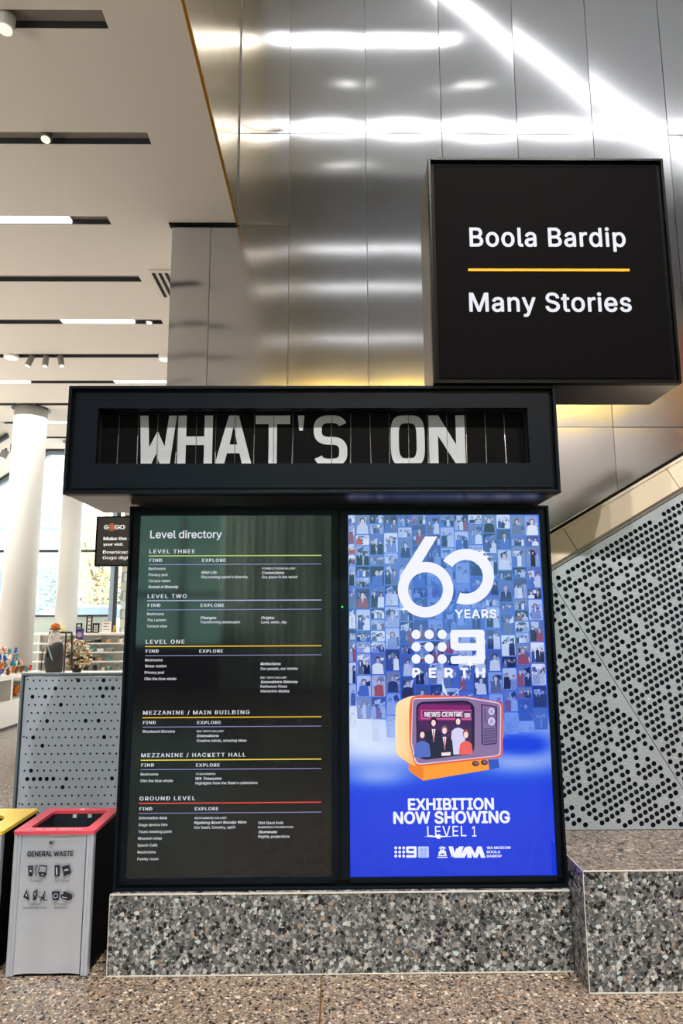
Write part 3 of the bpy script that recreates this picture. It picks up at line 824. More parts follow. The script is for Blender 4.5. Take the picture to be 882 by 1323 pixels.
for cr, s, xa, xb, y, sh in (
        (c1, 'Restrooms', 128, 194, 293, 0), (c1, 'Privacy pod', 128, 201, 317, 0), (c1, 'Terrace views', 127, 212, 341, 0), (c1, 'Portrait of Diversity', 126, 245, 365, .25),
        (c1, 'Wild Life', 336, 395, 308, .25), (c1, 'Discovering nature\'s diversity', 335, 517, 326, 0), (c1, 'Connections', 573, 660, 309, .2), (c1, 'Our place in the world', 572, 711, 326, 0),
        (c1, 'Restrooms', 121, 188, 471, 0), (c1, 'The Lantern', 121, 196, 495, 0), (c1, 'Terrace view', 120, 200, 519, 0),
        (c1, 'Changes', 331, 393, 486, .2), (c1, 'Transforming landscapes', 330, 486, 503, 0), (c1, 'Origins', 570, 621, 486, .2), (c1, 'Land, water, sky', 569, 670, 503, 0),
        (c1, 'Restrooms', 114, 182, 652, 0), (c1, 'Water station', 113, 197, 676, 0), (c1, 'Privacy pod', 112, 187, 701, 0), (c1, 'Otto the blue whale', 111, 236, 726, 0),
        (c1, 'Reflections', 567, 646, 667, .2), (c1, 'Our people, our stories', 567, 713, 686, 0), (c1, 'Innovations Balcony', 567, 714, 738, .2), (c1, 'Parthenon frieze', 567, 671, 756, 0), (c1, 'interactive display', 567, 681, 774, 0),
        (c2, 'Woodward Diorama', 103, 230, 203, 0), (c2, 'Innovations', 316, 403, 220, .2), (c2, 'Creative minds, amazing ideas', 316, 512, 239, 0),
        (c2, 'Restrooms', 96, 165, 371, 0), (c2, 'Otto the blue whale', 95, 223, 397, 0), (c2, 'WA Treasures', 312, 414, 388, .2), (c2, 'Highlights from the State\'s collections', 311, 555, 406, 0),
        (c2, 'Information desk', 89, 200, 543, 0), (c2, 'Gogo device hire', 88, 201, 570, 0), (c2, 'Tours meeting point', 87, 218, 597, 0), (c2, 'Museum shop', 86, 179, 623, 0), (c2, 'Epoch Café', 85, 161, 650, 0), (c2, 'Restrooms', 84, 155, 677, 0), (c2, 'Family room', 83, 165, 704, 0),
        (c2, 'Ngalang Koort Boodja Wirn', 306, 511, 561, .2), (c2, 'Our heart, Country, spirit', 306, 468, 580, 0), (c2, 'Old Gaol hub', 558, 656, 562, 0), (c2, 'Illuminate', 558, 632, 598, .2), (c2, 'Nightly projections', 558, 681, 616, 0)):
    stext(s, cr, xa, xb, y, 10.5, parent=scr, shear=sh, bold=B_ + (.012 if sh else 0))
for cr, s, xa, xb, y in ((c1, 'FISHER LITHIUM GALLERY', 573, 704, 291), (c1, 'RIO TINTO GALLERY', 567, 671, 720), (c2, 'RIO TINTO GALLERY', 317, 423, 201), (c2, 'STAN PERRON', 313, 389, 369), (c2, 'WESFARMERS GALLERY', 307, 434, 542), (c2, 'MINDEROO FOUNDATION', 557, 695, 578)):
    stext(s, cr, xa, xb, y, 7.5, parent=scr, bold=.008)

# right display: the poster
d, ix0, ix1, iz0, iz1 = DISP[1]
rp = random.Random(21)


def mixc(a, b, t): return tuple(a[i] + (b[i] - a[i]) * t for i in range(3))


HH = iz1 - iz0
# poster coordinates: u = 0..1 across, v = 0..1 down, used for the picture's own design
def uv(x, z): return (x - ix0) / (ix1 - ix0), (iz1 - z) / HH


def ground(p):
    u, v = uv(p[0], p[2])
    blue = mixc((64, 110, 214), (6, 66, 226), min(1, max(0, (v - .3) / .5)))
    floorc = (0, 54, 224)
    c = blue if v < .62 else floorc
    hz = math.exp(-((v - .665) / .055) ** 2) * (.55 + .35 * math.cos((u - .15) * 5.2)) + .55 * math.exp(-((v - .70) / .035) ** 2 - ((u - .82) / .2) ** 2) + .45 * math.exp(-((v - .74) / .025) ** 2 - ((u - .14) / .16) ** 2)
    hz += .9 * math.exp(-((v - .575) / .05) ** 2 - ((u - .02) / .12) ** 2) + .35 * math.exp(-((v - .61) / .03) ** 2)
    hz -= .7 * math.exp(-((v - .66) / .028) ** 2 - ((u - .86) / .13) ** 2)
    c = mixc(c, (226, 236, 255), min(.95, max(0, hz)))
    c = mixc(c, (0, 44, 205), .5 * max(0, (v - .78) / .22))
    return c


pm = MB(); nu, nv = 40, 90
pm.box(ix0, ix1, YS + .0005, YS + .006, iz0, iz1, col=(6, 60, 220))
vs = [(ix0 + (ix1 - ix0) * i / nu, YS, iz0 + HH * j / nv) for j in range(nv + 1) for i in range(nu + 1)]
pm.poly(vs, [(j * (nu + 1) + i, j * (nu + 1) + i + 1, (j + 1) * (nu + 1) + i + 1, (j + 1) * (nu + 1) + i) for j in range(nv) for i in range(nu)], ground)
scr2 = pm.build('screen', M_SCR, d)

# wall of small photographs
tm = MB()
Lz = [YS - .0003 * k for k in range(1, 9)]
PAL_BG = [(236, 240, 252), (20, 28, 58), (196, 206, 240), (150, 170, 220), (90, 110, 180), (44, 56, 96), (70, 92, 160), (214, 220, 246), (120, 132, 170), (60, 70, 110)]
PAL_T = [(236, 238, 250), (30, 40, 80), (52, 70, 140), (120, 140, 200), (18, 24, 46), (200, 210, 236), (226, 228, 240), (24, 30, 60), (100, 110, 150), (180, 186, 214), (90, 96, 130), (244, 246, 252), (14, 18, 40), (150, 70, 90), (230, 230, 240), (70, 100, 190), (150, 164, 210)]
PAL_S = [(226, 196, 200), (206, 176, 190), (190, 170, 200), (232, 210, 214)]
cw = .0655; gap = .0042


def tint(c, x, z):
    u, v = uv(x, z)
    e = math.exp(-((u - .5) / .27) ** 2 - ((v - .24) / .19) ** 2)
    c = mixc(c, (40, 88, 204), .10 + .66 * e)
    fade = min(1, max(0, (v - .45) / .16))
    g_ = ground((x, 0, z)); return mixc(c, g_, min(1, .05 + .9 * fade ** 1.4))


def rrect(x0, x1, z0, z1, r, n=4):
    pts = []
    for cx, cz, a0 in ((x1 - r, z0 + r, -90), (x1 - r, z1 - r, 0), (x0 + r, z1 - r, 90), (x0 + r, z0 + r, 180)):
        for k in range(n + 1):
            a = math.radians(a0 + 90 * k / n); pts.append((cx + r * math.cos(a), cz + r * math.sin(a)))
    return pts


def disc(cx, cz, rx, rz=None, n=12):
    rz = rz or rx; return [(cx + rx * math.cos(2 * math.pi * i / n), cz + rz * math.sin(2 * math.pi * i / n)) for i in range(n)]


def clip(pts, x0, x1, z0, z1): return [(min(x1, max(x0, a)), min(z1, max(z0, b))) for a, b in pts]


def tile(x0, x1, z0, z1):
    w = x1 - x0; h = z1 - z0; cx, cz = (x0 + x1) / 2, (z0 + z1) / 2
    T = lambda c: tint(c, cx, cz)
    warm = rp.random() < .06
    bgc = rp.choice(PAL_BG) if not warm else rp.choice([(206, 190, 196), (226, 220, 230)])
    tm.flat(rrect(x0, x1, z0, z1, .006, 3), Lz[0], T(bgc))
    if w < .02: return
    for _ in range(rp.choice((4, 5, 7))):           # patches of background
        a = x0 + rp.random() * w * .7; b = z0 + rp.random() * h * .7
        tm.flat(clip([(a, b), (a + w * rp.uniform(.15, .5), b + h * rp.uniform(-.05, .05)), (a + w * rp.uniform(.2, .6), b + h * rp.uniform(.1, .4)), (a - w * .05, b + h * rp.uniform(.1, .3))], x0 + .002, x1 - .002, z0 + .002, z1 - .002), Lz[1] - _ * .00003, T(rp.choice(PAL_BG)))
    n = rp.choice((1, 1, 2, 2, 3)) if h > .07 else rp.choice((2, 3, 4))
    for i in range(n):
        s = (w / n) * rp.uniform(.8, 1.15) * (1 if n > 1 else .8); fx = x0 + w * (i + .5) / n + rp.uniform(-.003, .003)
        hr = s * .2; fz = z0 + h * rp.uniform(.55, .72) if n > 1 else z0 + h * .66
        q = Lz[2] - .00004 * i
        tc = rp.choice(PAL_T) if not warm else rp.choice([(206, 44, 50), (236, 236, 246), (190, 70, 60)])
        tm.flat(clip([(fx - s * .5, z0), (fx + s * .5, z0), (fx + s * .42, fz - hr * 1.7), (fx + s * .15, fz - hr * 1.1), (fx - s * .15, fz - hr * 1.1), (fx - s * .42, fz - hr * 1.7)], x0 + .001, x1 - .001, z0 + .0015, z1), q, T(tc))
        if rp.random() < .55:
            tm.flat([(fx - hr * .4, fz - hr * 1.1), (fx, max(z0 + .002, fz - hr * 3.4)), (fx + hr * .4, fz - hr * 1.1)], q - .0001, T((240, 240, 250)))
        tm.flat(clip(disc(fx, fz + hr * .35, hr * 1.25, hr * 1.35, 8), x0 + .001, x1 - .001, z0, z1 - .001), q - .00012, T(rp.choice([(28, 28, 50), (40, 34, 50), (120, 100, 110), (20, 24, 44)])))
        tm.flat(clip(disc(fx, fz, hr * .85, hr * 1.15, 8), x0 + .001, x1 - .001, z0, z1), q - .0002, T(rp.choice(PAL_S)))


x = ix0 - .032; ci = 0
while x < ix1:
    z = iz1 + rp.uniform(0, .06)
    while z > iz0 + HH * .40:
        h = .098 if rp.random() < .68 else .049
        a, b = max(ix0 + .001, x), min(ix1 - .001, x + cw); zt_, zb_ = min(z, iz1 - .001), z - h
        if b - a > .006 and zt_ - zb_ > .012: tile(a, b, zb_, zt_)
        z -= h + gap
    x += cw + gap; ci += 1
tm.build('photo_mosaic', M_SCR, scr2)

# lettering and pictures of the poster
EP = emis('poster_white', (244, 246, 255), .5); EPt = mat('poster_flat', (240, 240, 255), .5)
c5 = lambda x, y: (500 + x / 5.5125, 680 + y / 5.5125)
TY = YS - .003


def P(crop, x, y, Y=TY): p = at(*crop(x, y), Y); return (p.x, p.z)


def arc(cx, cy, ro, ri, a0, a1, n=48):
    """annular sector in crop pixels; angles measured with y downwards"""
    o_ = [(cx + ro * math.cos(math.radians(a0 + (a1 - a0) * i / n)), cy + ro * math.sin(math.radians(a0 + (a1 - a0) * i / n))) for i in range(n + 1)]
    i_ = [(cx + ri * math.cos(math.radians(a0 + (a1 - a0) * i / n)), cy + ri * math.sin(math.radians(a0 + (a1 - a0) * i / n))) for i in range(n + 1)]
    return o_, i_


six = MB()
o_, i_ = arc(273, 451, 198, 124, 0, 360, 64)
for k_ in range(64):
    q = [o_[k_], o_[k_ + 1], i_[k_ + 1], i_[k_]]
    six.poly([(P(c5, *w)[0], TY, P(c5, *w)[1]) for w in q])
six.flat([P(c5, *w) for w in ((270, 72), (357, 72), (245, 258), (200, 300), (150, 400), (84, 395), (96, 350))], TY - .0001)
six.build('numeral_six', EP, scr2)
zer = MB(); o_, i_ = arc(561, 359, 199, 120, -145, 110, 56)
for k_ in range(56):
    zer.poly([(P(c5, *w)[0], TY, P(c5, *w)[1]) for w in (o_[k_], o_[k_ + 1], i_[k_ + 1], i_[k_])])
zer.build('numeral_zero', EP, scr2)
stext('YEARS', c5, 485, 777, 652, 57, EP, scr2, 'lettering', Y=TY, bold=.025, track=1.1, res=4)
for ch, xa, xb in (('P', 184, 234), ('E', 302, 345), ('R', 411, 467), ('T', 526, 575), ('H', 637, 693)):
    stext(ch, c5, xa, xb, 1074, 61, EP, scr2, 'letter', Y=TY, bold=.045, res=4)


def nine_logo(crop, x0, y0, w, h, parent):
    """nine dots and the squared numeral: unit square design, 2.17 wide to 1 high"""
    s = h / 243.0
    q = lambda x, y: P(crop, x0 + (x - 173) * w / 519.0, y0 + (y - 737) * s)
    mb = MB()
    for cx in (206, 299, 391):
        for cy_ in (770, 858, 945):
            a = q(cx, cy_); b = q(cx + 33, cy_); mb.flat(disc(a[0], a[1], b[0] - a[0], n=16), TY)
    mb.build('nine_dots', EP, parent)
    mb = MB()
    for i, (a, b, c, e) in enumerate(((452, 692, 737, 790), (452, 505, 745, 876), (470, 645, 832, 885), (637, 692, 760, 960), (452, 692, 922, 980))):
        p0 = q(a, e); p1 = q(b, c)
        mb.flat(rrect(p0[0], p1[0], p0[1], p1[1], min(.012 * s, (p1[0] - p0[0]) * .3, (p1[1] - p0[1]) * .35), 3), TY - .00003 * i)
    mb.build('squared_numeral', EP, parent)


nine_logo(c5, 173, 737, 519, 243, scr2)
c4 = lambda x, y: (430 + x / 2.845, 860 + y / 2.845)
stext('EXHIBITION', c4, 278, 590, 530, 40, EP, scr2, 'lettering', Y=TY, bold=.03, res=4)
stext('NOW SHOWING', c4, 224, 649, 580, 41, EP, scr2, 'lettering', Y=TY, bold=.03, res=4)
stext('LEVEL', c4, 347, 490, 628, 38, EP, scr2, 'lettering', Y=TY, bold=.004, track=1.1, res=4); stext('1', c4, 512, 527, 628, 38, EP, scr2, 'lettering', Y=TY, bold=.004, res=4)
c6 = lambda x, y: (500 + x / 5.188, 1080 + y / 5.188)
nine_logo(c6, 48, 70, 148, 76, scr2)
mb = MB(); p0 = P(c6, 208, 146); p1 = P(c6, 278, 70)
mb.flat(rrect(p0[0], p1[0], p0[1], p1[1], .004, 4), TY); mb.build('pale_badge', emis('badge_pale', (190, 206, 250), .5), scr2)
mb = MB()
for i in range(4):
    for a, b in ((222, 240), (246, 264)):
        p0 = P(c6, a, 88 + i * 15 + 4, TY - .0002); p1 = P(c6, b, 88 + i * 15, TY - .0002); mb.flat([(p0[0], p0[1]), (p1[0], p0[1]), (p1[0], p1[1]), (p0[0], p1[1])], TY - .0002)
mb.build('badge_marks', emis('badge_blue', (60, 110, 235), .5), scr2)
# crest: two supporters and a crown over a scroll
mb = MB()
for pts in (((335, 140), (405, 140), (402, 147), (338, 147)), ((340, 128), (400, 128), (398, 135), (342, 135)), ((350, 120), (358, 86), (346, 84), (352, 74), (364, 84), (366, 120)),
            ((390, 120), (382, 86), (394, 84), (388, 74), (376, 84), (374, 120)), ((360, 84), (358, 68), (366, 76), (370, 66), (374, 76), (382, 68), (380, 84)), ((344, 126), (346, 104), (354, 100), (356, 126)), ((396, 126), (394, 104), (386, 100), (384, 126))):
    mb.flat([P(c6, *w) for w in pts], TY)
a = P(c6, 370, 104); mb.flat(disc(a[0], a[1], .006, .008), TY - .0001)
mb.build('crest', EP, scr2)
mb = MB()
for pts in (((410, 70), (440, 70), (452, 112), (462, 84), (486, 84), (476, 146), (446, 146), (440, 130), (434, 146)), ((452, 146), (470, 84), (484, 70), (512, 70), (490, 146)),
            ((484, 146), (520, 78), (540, 70), (562, 70), (562, 146), (536, 146), (536, 116), (518, 146)), ((545, 146), (545, 76), (566, 76), (588, 118), (604, 70), (632, 70), (658, 146), (628, 146), (618, 112), (604, 146), (580, 146), (566, 116), (566, 146))):
    mb.flat([P(c6, *w) for w in pts], TY - .00005 * len(pts))
mb.build('wordmark', EP, scr2)
for i, s in enumerate(('WA MUSEUM', 'BOOLA', 'BARDIP')):
    stext(s, c6, 668, (826, 758, 768)[i], 88 + i * 28, 17, EP, scr2, 'lettering', Y=TY, bold=.03)
# sparkles
fl_ = MB()
for x, y, L_ in ((118, 590, 62), (680, 185, 70), (705, 218, 60), (590, 985, 70)):
    a = P(c5, x, y)
    for k_ in range(4):
        t = math.pi / 4 * k_; l_ = L_ * .00067 * (1 if k_ % 2 == 0 else .45); w_ = .0022
        fl_.flat([(a[0] + l_ * math.cos(t), a[1] + l_ * math.sin(t) * .6), (a[0] - w_ * math.sin(t), a[1] + w_ * math.cos(t)), (a[0] - l_ * math.cos(t), a[1] - l_ * math.sin(t) * .6), (a[0] + w_ * math.sin(t), a[1] - w_ * math.cos(t))], TY - .0004 - k_ * .00002)
a = P(c4, 388, 628)
fl_.flat([(a[0] - .07, a[1]), (a[0], a[1] + .0035), (a[0] + .07, a[1]), (a[0], a[1] - .0035)], TY - .0004).flat(disc(a[0], a[1], .012, .010), TY - .0005)
fl_.build('sparkles', emis('sparkle', (255, 255, 255), .55), scr2)

# television picture
ct = lambda x, y: (500 + x / 5.5125, 890 + y / 5.5125)
tv = MB(); lay = [0]


def tp(pts, c, crop=ct):
    lay[0] += 1; Y = TY - .00012 * lay[0]
    def pp(x, y): p = at(*crop(x, y), Y); return (p.x, p.z)
    tv.flat([pp(*w) for w in pts], Y, c)


def smooth_poly(pts, r=14, n=4):
    out = []; N = len(pts)
    for i in range(N):
        a = Vector(pts[i - 1]); b = Vector(pts[i]); c = Vector(pts[(i + 1) % N])
        r1 = min(r, (a - b).length * .45); r2 = min(r, (c - b).length * .45)
        p = b + (a - b).normalized() * r1; q = b + (c - b).normalized() * r2
        for k in range(n + 1):
            t = k / n; w = p * (1 - t) ** 2 + b * 2 * t * (1 - t) + q * t * t; out.append((w.x, w.y))
    return out


tp([(395, 20), (425, 50), (432, 50), (402, -35), (388, -70)], (210, 225, 250)); tp([(465, 50), (520, 0), (545, -25), (526, -2), (474, 50)], (210, 225, 250))
tp([(150, 560), (258, 656), (720, 578), (800, 560), (790, 500), (400, 520)], (40, 84, 190))
def orange(p):
    u, v = uv(p[0], p[2]); return mixc((255, 226, 176), (255, 160, 60), min(1, max(0, (u - .24) * 3 + (v - .66) * 9)))
tp(smooth_poly([(150, 520), (715, 490), (728, 575), (255, 655), (165, 590)], 6), (252, 156, 46))
tp(smooth_poly([(150, 520), (260, 560), (255, 655), (155, 585)], 6), (238, 128, 34))
tp(smooth_poly([(62, 110), (90, 82), (180, 45), (240, 60), (260, 540), (190, 552), (65, 470), (55, 300)], 34), orange)
tp(smooth_poly([(168, 60), (240, 44), (560, 52), (800, 92), (826, 110), (822, 478), (790, 492), (230, 552), (196, 540), (158, 380), (156, 150)], 30), (240, 92, 40))
tp(smooth_poly([(180, 66), (560, 58), (792, 96), (812, 120), (808, 468), (780, 480), (230, 540), (200, 530), (168, 380)], 26), (214, 206, 240))
tp(smooth_poly([(184, 74), (560, 66), (790, 104), (804, 122), (800, 462), (775, 474), (234, 532), (208, 520), (176, 380)], 24), (140, 112, 160))
tp(smooth_poly([(206, 120), (240, 92), (560, 82), (600, 100), (622, 130), (622, 430), (600, 464), (270, 506), (226, 490), (208, 440)], 26), (24, 22, 58))
tp(smooth_poly([(216, 128), (246, 104), (560, 96), (592, 112), (604, 140), (600, 430), (580, 448), (280, 484), (238, 474), (218, 430)], 22), (70, 30, 88))
tp([(222, 130), (246, 108), (590, 118), (598, 226), (220, 226)], (132, 34, 110))
tp([(240, 150), (600, 150), (600, 222), (240, 216)], (210, 90, 160))
tp([(250, 156), (598, 158), (598, 208), (250, 206)], (92, 22, 84))
lay[0] += 2
TVY = TY - .00012 * lay[0]
# people in the picture: hair, face, clothing
for (x, yh, w, cl, hair, bot) in ((330, 235, 130, (28, 24, 60), (30, 18, 40), 490), (505, 225, 110, (214, 210, 244), (60, 30, 60), 470), (250, 320, 120, (84, 108, 196), (44, 22, 40), 490), (560, 320, 100, (236, 96, 96), (150, 80, 90), 470), (408, 290, 130, (26, 22, 56), (120, 84, 110), 480)):
    yt = yh + 52
    tp(smooth_poly([(x - w / 2, bot), (x + w / 2, bot - 6), (x + w * .42, yt + 20), (x + 16, yt), (x - 16, yt), (x - w * .42, yt + 22)], 10, 2), cl)
    if cl[0] < 40:
        tp([(x - 13, yt), (x + 13, yt), (x + 2, yt + 95)], (244, 240, 252)); tp([(x - 4, yt + 4), (x + 4, yt + 4), (x + 5, yt + 80), (x - 4, yt + 80)], (226, 90, 110))
    tp(disc(x, yh, 27 if hair[0] < 50 else 22, 32, 14), hair); tp(disc(x, yh + 8, 16, 23, 12), (250, 214, 216))
tp([(386, 455), (452, 450), (450, 474), (388, 478)], (246, 226, 232))
tp(smooth_poly([(668, 108), (774, 122), (782, 130), (780, 392), (690, 402), (672, 394)], 8), (44, 34, 84))
tp(smooth_poly([(676, 116), (770, 128), (774, 384), (682, 394)], 6), (128, 106, 158))
for i in range(9): tp([(686, 284 + i * 12), (768, 278 + i * 12), (768, 283 + i * 12), (686, 289 + i * 12)], (52, 40, 88))
tp([(694, 140), (698, 140), (702, 240), (697, 240)], (52, 40, 88))
for x, y, r in ((742, 160, 26), (743, 232, 30)):
    tp(disc(x, y, r, r * 1.15, 18), (86, 76, 130)); tp(disc(x, y, r * .86, r, 18), (216, 208, 240)); tp(disc(x, y, r * .5, r * .6, 14), (170, 160, 210))
for x, y in ((630, 532), (692, 524)):
    tp(disc(x, y, 26, 20, 16), (56, 32, 52)); tp(disc(x + 4, y - 3, 18, 14, 16), (130, 84, 110))
tv.build('television_picture', M_SCR, scr2)
stext('NEWS CENTRE', ct, 266, 540, 198, 33, emis('news_white', (250, 240, 252), .5), scr2, 'lettering', Y=TY - .00012 * lay[0] - .0002, bold=.05, shear=.1)
mb = MB()
for i in range(3):
    p0 = at(*ct(548, 172 + i * 11 + 7), TVY); p1 = at(*ct(590, 172 + i * 11), TVY); mb.flat([(p0.x, p0.z), (p1.x, p0.z), (p1.x, p1.z), (p0.x, p1.z)], TY - .00012 * lay[0] - .0002)
mb.build('news_bars', MATS['news_white'], scr2)

# ---------------------------------------------------------------- marquee box
WY0, WY1 = 3.02, 3.58
WL, WR, WZ0, WZ1 = -1.212, 1.028, 2.112, 2.618
ms = empty('marquee_sign', (-.09, WY0, WZ0), 'long black box sign on top of the kiosk with flip letters reading WHAT\'S ON', 'sign')
hx0, hx1, hz0, hz1 = -1.078, .898, 2.255, 2.516
yf = WY0 + .028
mb = MB()
mb.box(WL + .003, WR - .003, yf + .02, WY1, hz1, WZ1 - .003).box(WL + .003, WR - .003, yf + .02, WY1, WZ0 + .003, hz0).box(WL + .003, hx0, yf + .02, WY1, hz0, hz1).box(hx1, WR - .003, yf + .02, WY1, hz0, hz1)
mb.build('housing', M_SATIN, ms)
ring(MB(), WL, WR, WZ0, WZ1, .014, WY0, WY0 + .06).build('outer_lip', M_NAVYBLK, ms, bevel=.0015)
ring(MB(), WL + .0142, WR - .0142, WZ0 + .0142, WZ1 - .0142, .016, WY0 + .022, WY0 + .05).build('lip_shadow', M_BLACK, ms)
mb = MB(); a, b, c, e = WL + .0305, WR - .0305, WZ0 + .0305, WZ1 - .0305
v_ = [(x, y, z) for y in (yf - .012, yf + .019) for x, z in ((a, c), (b, c), (b, e), (a, e), (hx0, hz0), (hx1, hz0), (hx1, hz1), (hx0, hz1))]
f_ = []
for i in range(4):
    j = (i + 1) % 4
    f_ += [(i, j, 4 + j, 4 + i), (8 + j, 8 + i, 12 + i, 12 + j), (j, i, 8 + i, 8 + j), (4 + i, 4 + j, 12 + j, 12 + i)]
mb.poly(v_, f_)
mb.build('face_panel', M_NAVYBLK, ms)
YL = WY0 + .085
MB().box(hx0 + .0005, hx1 - .0005, YL + .012, YL + .05, hz0 + .0005, hz1 - .0005).build('well_back', M_BLACK, ms)
pitch = (at(651.8, 570, YL).x - at(153.2, 570, YL).x) / 20.0; xs0 = at(153.2, 570, YL).x
zA, zB = at(300, 603, YL).z, at(300, 537, YL).z
for i in range(22):
    a = max(hx0 + .001, xs0 + (i - 1) * pitch + .0015); b = min(hx1 - .001, xs0 + i * pitch - .0015)
    MB().box(a, b, YL, YL + .004, hz0 + .001, hz1 - .001).build('flap', M_BLACKP, ms)
M_BEAD = mat('bead_chain_silver', (215, 215, 218), .25, .8)
for i in range(21):
    if i == 10: continue
    x = xs0 + i * pitch; tilt = R.uniform(-.003, .003); mb = MB()
    top = .62 if i not in (4, 6, 3, 5) else .3
    n = 22
    for k_ in range(n):
        if i in (4, 6) and k_ > 2: continue
        z = zA - .006 + (zB - zA) * top * k_ / (n - 1)
        mb.ball((x + tilt * (1 - k_ / n) * 2, YL - .006, z), .0024, n=5, m=4)
    mb.build('bead_chain', M_BEAD, ms)['kind'] = 'stuff'
    MB().box(x - .0012, x + .0012, YL - .004, YL - .001, zA - .004, zB + .012).build('flap_edge', mat('flap_edge_clear', (60, 62, 66), .2), ms)
    MB().box(x - .007, x + .007, YL - .005, YL - .001, zB + .012, zB + .016).build('ring_hinge', M_BLACK, ms)


def stroke_path(c, hw, close=False):
    o_, i_ = [], []
    n = len(c)
    for k in range(n):
        a = Vector(c[k - 1] if (k or close) else c[k]); b = Vector(c[(k + 1) % n] if (k < n - 1 or close) else c[k])
        d_ = (b - a).normalized(); nn = Vector((-d_.y, d_.x)); p = Vector(c[k]); o_.append(p + nn * hw); i_.append(p - nn * hw)
    return o_, i_


def sqpath(cx, cy, rx, ry, a0, a1, n=24, e=.55):
    out = []
    for k in range(n + 1):
        a = math.radians(a0 + (a1 - a0) * k / n); c_, s_ = math.cos(a), math.sin(a)
        out.append((cx + rx * math.copysign(abs(c_) ** e, c_), cy + ry * math.copysign(abs(s_) ** e, s_)))
    return out


GL = {
    'W': [[(0, 1), (.22, 1), (.275, .38), (.49, .70), (.69, .40), (.79, 1), (1, 1), (.84, 0), (.61, 0), (.465, .25), (.32, 0), (.07, 0)]],
    'H': [[(0, 0), (0, 1), (.24, 1), (.24, .59), (.76, .59), (.76, 1), (1, 1), (1, 0), (.76, 0), (.76, .42), (.24, .42), (.24, 0)]],
    'A': [[(0, 0), (.37, 1), (.63, 1), (.5, .8), (.40, .43), (.5, .43), (.5, .26), (.335, .26), (.25, 0)], [(1, 0), (.63, 1), (.5, .8), (.60, .43), (.5, .43), (.5, .26), (.665, .26), (.75, 0)]],
    'T': [[(0, 1), (1, 1), (1, .83), (.62, .83), (.62, 0), (.38, 0), (.38, .83), (0, .83)]],
    'N': [[(0, 0), (0, 1), (.27, 1), (.75, .42), (.75, 1), (1, 1), (1, 0), (.77, 0), (.25, .60), (.25, 0)]],
    "'": [[(0, 1), (1, 1), (.78, .70), (.22, .70)]],
}
M_LET = mat('letter_print', (158, 163, 169), .55, spec=.2)


def letter(ch, xa, xb):
    mb = MB(); Yl = YL - .0015; sxx = xb - xa; szz = zB - zA
    if ch in 'SO':
        if ch == 'O':
            w = .12; c = sqpath(.5, .5, .5 - w, .5 - w * sxx / szz, 0, 360, 40, .5)[:-1]
            wz = w * sxx / szz
            o_ = sqpath(.5, .5, .5, .5, 0, 360, 40, .55); i_ = sqpath(.5, .5, .5 - 2 * w, .5 - 2 * wz, 0, 360, 40, .5)
        else:
            w = .12; wz = w * sxx / szz * .95; ry_ = (.5 - wz) / 2
            top = sqpath(.5, .5 + ry_, .5 - w, ry_, 22, 262, 28, .72); bot = sqpath(.5, .5 - ry_, .5 - w, ry_, 82, -158, 28, .72)
            c = top + bot
            pts = [Vector((a * sxx, b * szz)) for a, b in c]
            o2, i2 = stroke_path([tuple(p) for p in pts], w * sxx)
            o_ = [(p.x / sxx, p.y / szz) for p in o2]; i_ = [(p.x / sxx, p.y / szz) for p in i2]
        for k in range(len(o_) - 1):
            mb.poly([(xa + a * sxx, Yl, zA + b * szz) for a, b in (o_[k], o_[k + 1], i_[k + 1], i_[k])])
    else:
        for g_ in GL[ch]: mb.flat([(xa + a * sxx, zA + b * szz) for a, b in g_], Yl)
    return mb.build('letter', M_LET, ms)


X = lambda px: at(px, 570, YL).x
for ch, a, b in (('W', 180, 227.5), ('H', 229.5, 274.5), ('A', 277, 326), ('T', 330, 374.5), ("'", 384.5, 393), ('S', 405, 448.5), ('O', 504.5, 548.5), ('N', 554, 600.5)):
    letter(ch, X(a), X(b))
for x in (-.9, .72):
    MB().cyl((x, 3.39, WZ0 - .005), (x, 3.39, WZ0 + .01), .02, n=10).build('mount', M_BLACK, ms)

# ---------------------------------------------------------------- square sign box
BX0, BX1, BZ0, BZ1, BY0, BY1 = .463, 1.609, WZ1 + .004, 3.765, 3.0, 3.325
bs = empty('square_sign', (1.03, BY0, BZ0), 'big square black box sign with white words above and below a yellow line', 'sign')
MB().box(BX0 + .002, BX1 - .002, BY0 + .03, BY1, BZ0 + .002, BZ1 - .002).build('box_body', M_SATIN, bs)
ring(MB(), BX0, BX1, BZ0, BZ1, .012, BY0, BY0 + .035).build('outer_lip', M_BLACK, bs, bevel=.001)
ring(MB(), BX0 + .0122, BX1 - .0122, BZ0 + .0122, BZ1 - .0122, .018, BY0 + .016, BY0 + .034).build('lip_rebate', M_BLACKP, bs)
MB().box(BX0 + .03, BX1 - .03, BY0 + .012, BY0 + .029, BZ0 + .03, BZ1 - .03).build('face', mat('sign_face', (7, 6, 7), .75, spec=.03), bs)
MB().box(BX0 + .05, BX0 + .25, BY0 + .04, BY0 + .2, WZ1 + .0003, BZ0 + .0015).build('mounting_pad', M_BLACK, bs)
YT = BY0 + .0112
c3 = lambda x, y: (520 + x / 2.4365, 180 + y / 2.4365)
stext('Boola Bardip', c3, 213, 701, 336, 57, M_SIGNTXT, bs, 'lettering', Y=YT, bold=.016, res=5, track=1.07)
stext('Many Stories', c3, 212, 720, 541, 57, M_SIGNTXT, bs, 'lettering', Y=YT, bold=.016, res=5, track=1.05)
p0 = at(*c3(206, 415), YT); p1 = at(*c3(713, 408), YT)
MB().box(p0.x, p1.x, YT - .002, YT + .0004, p0.z, p1.z).build('yellow_line', mat('yellow_line', (200, 130, 30), .6, spec=.1, emit=(246, 170, 40), estr=.15), bs)

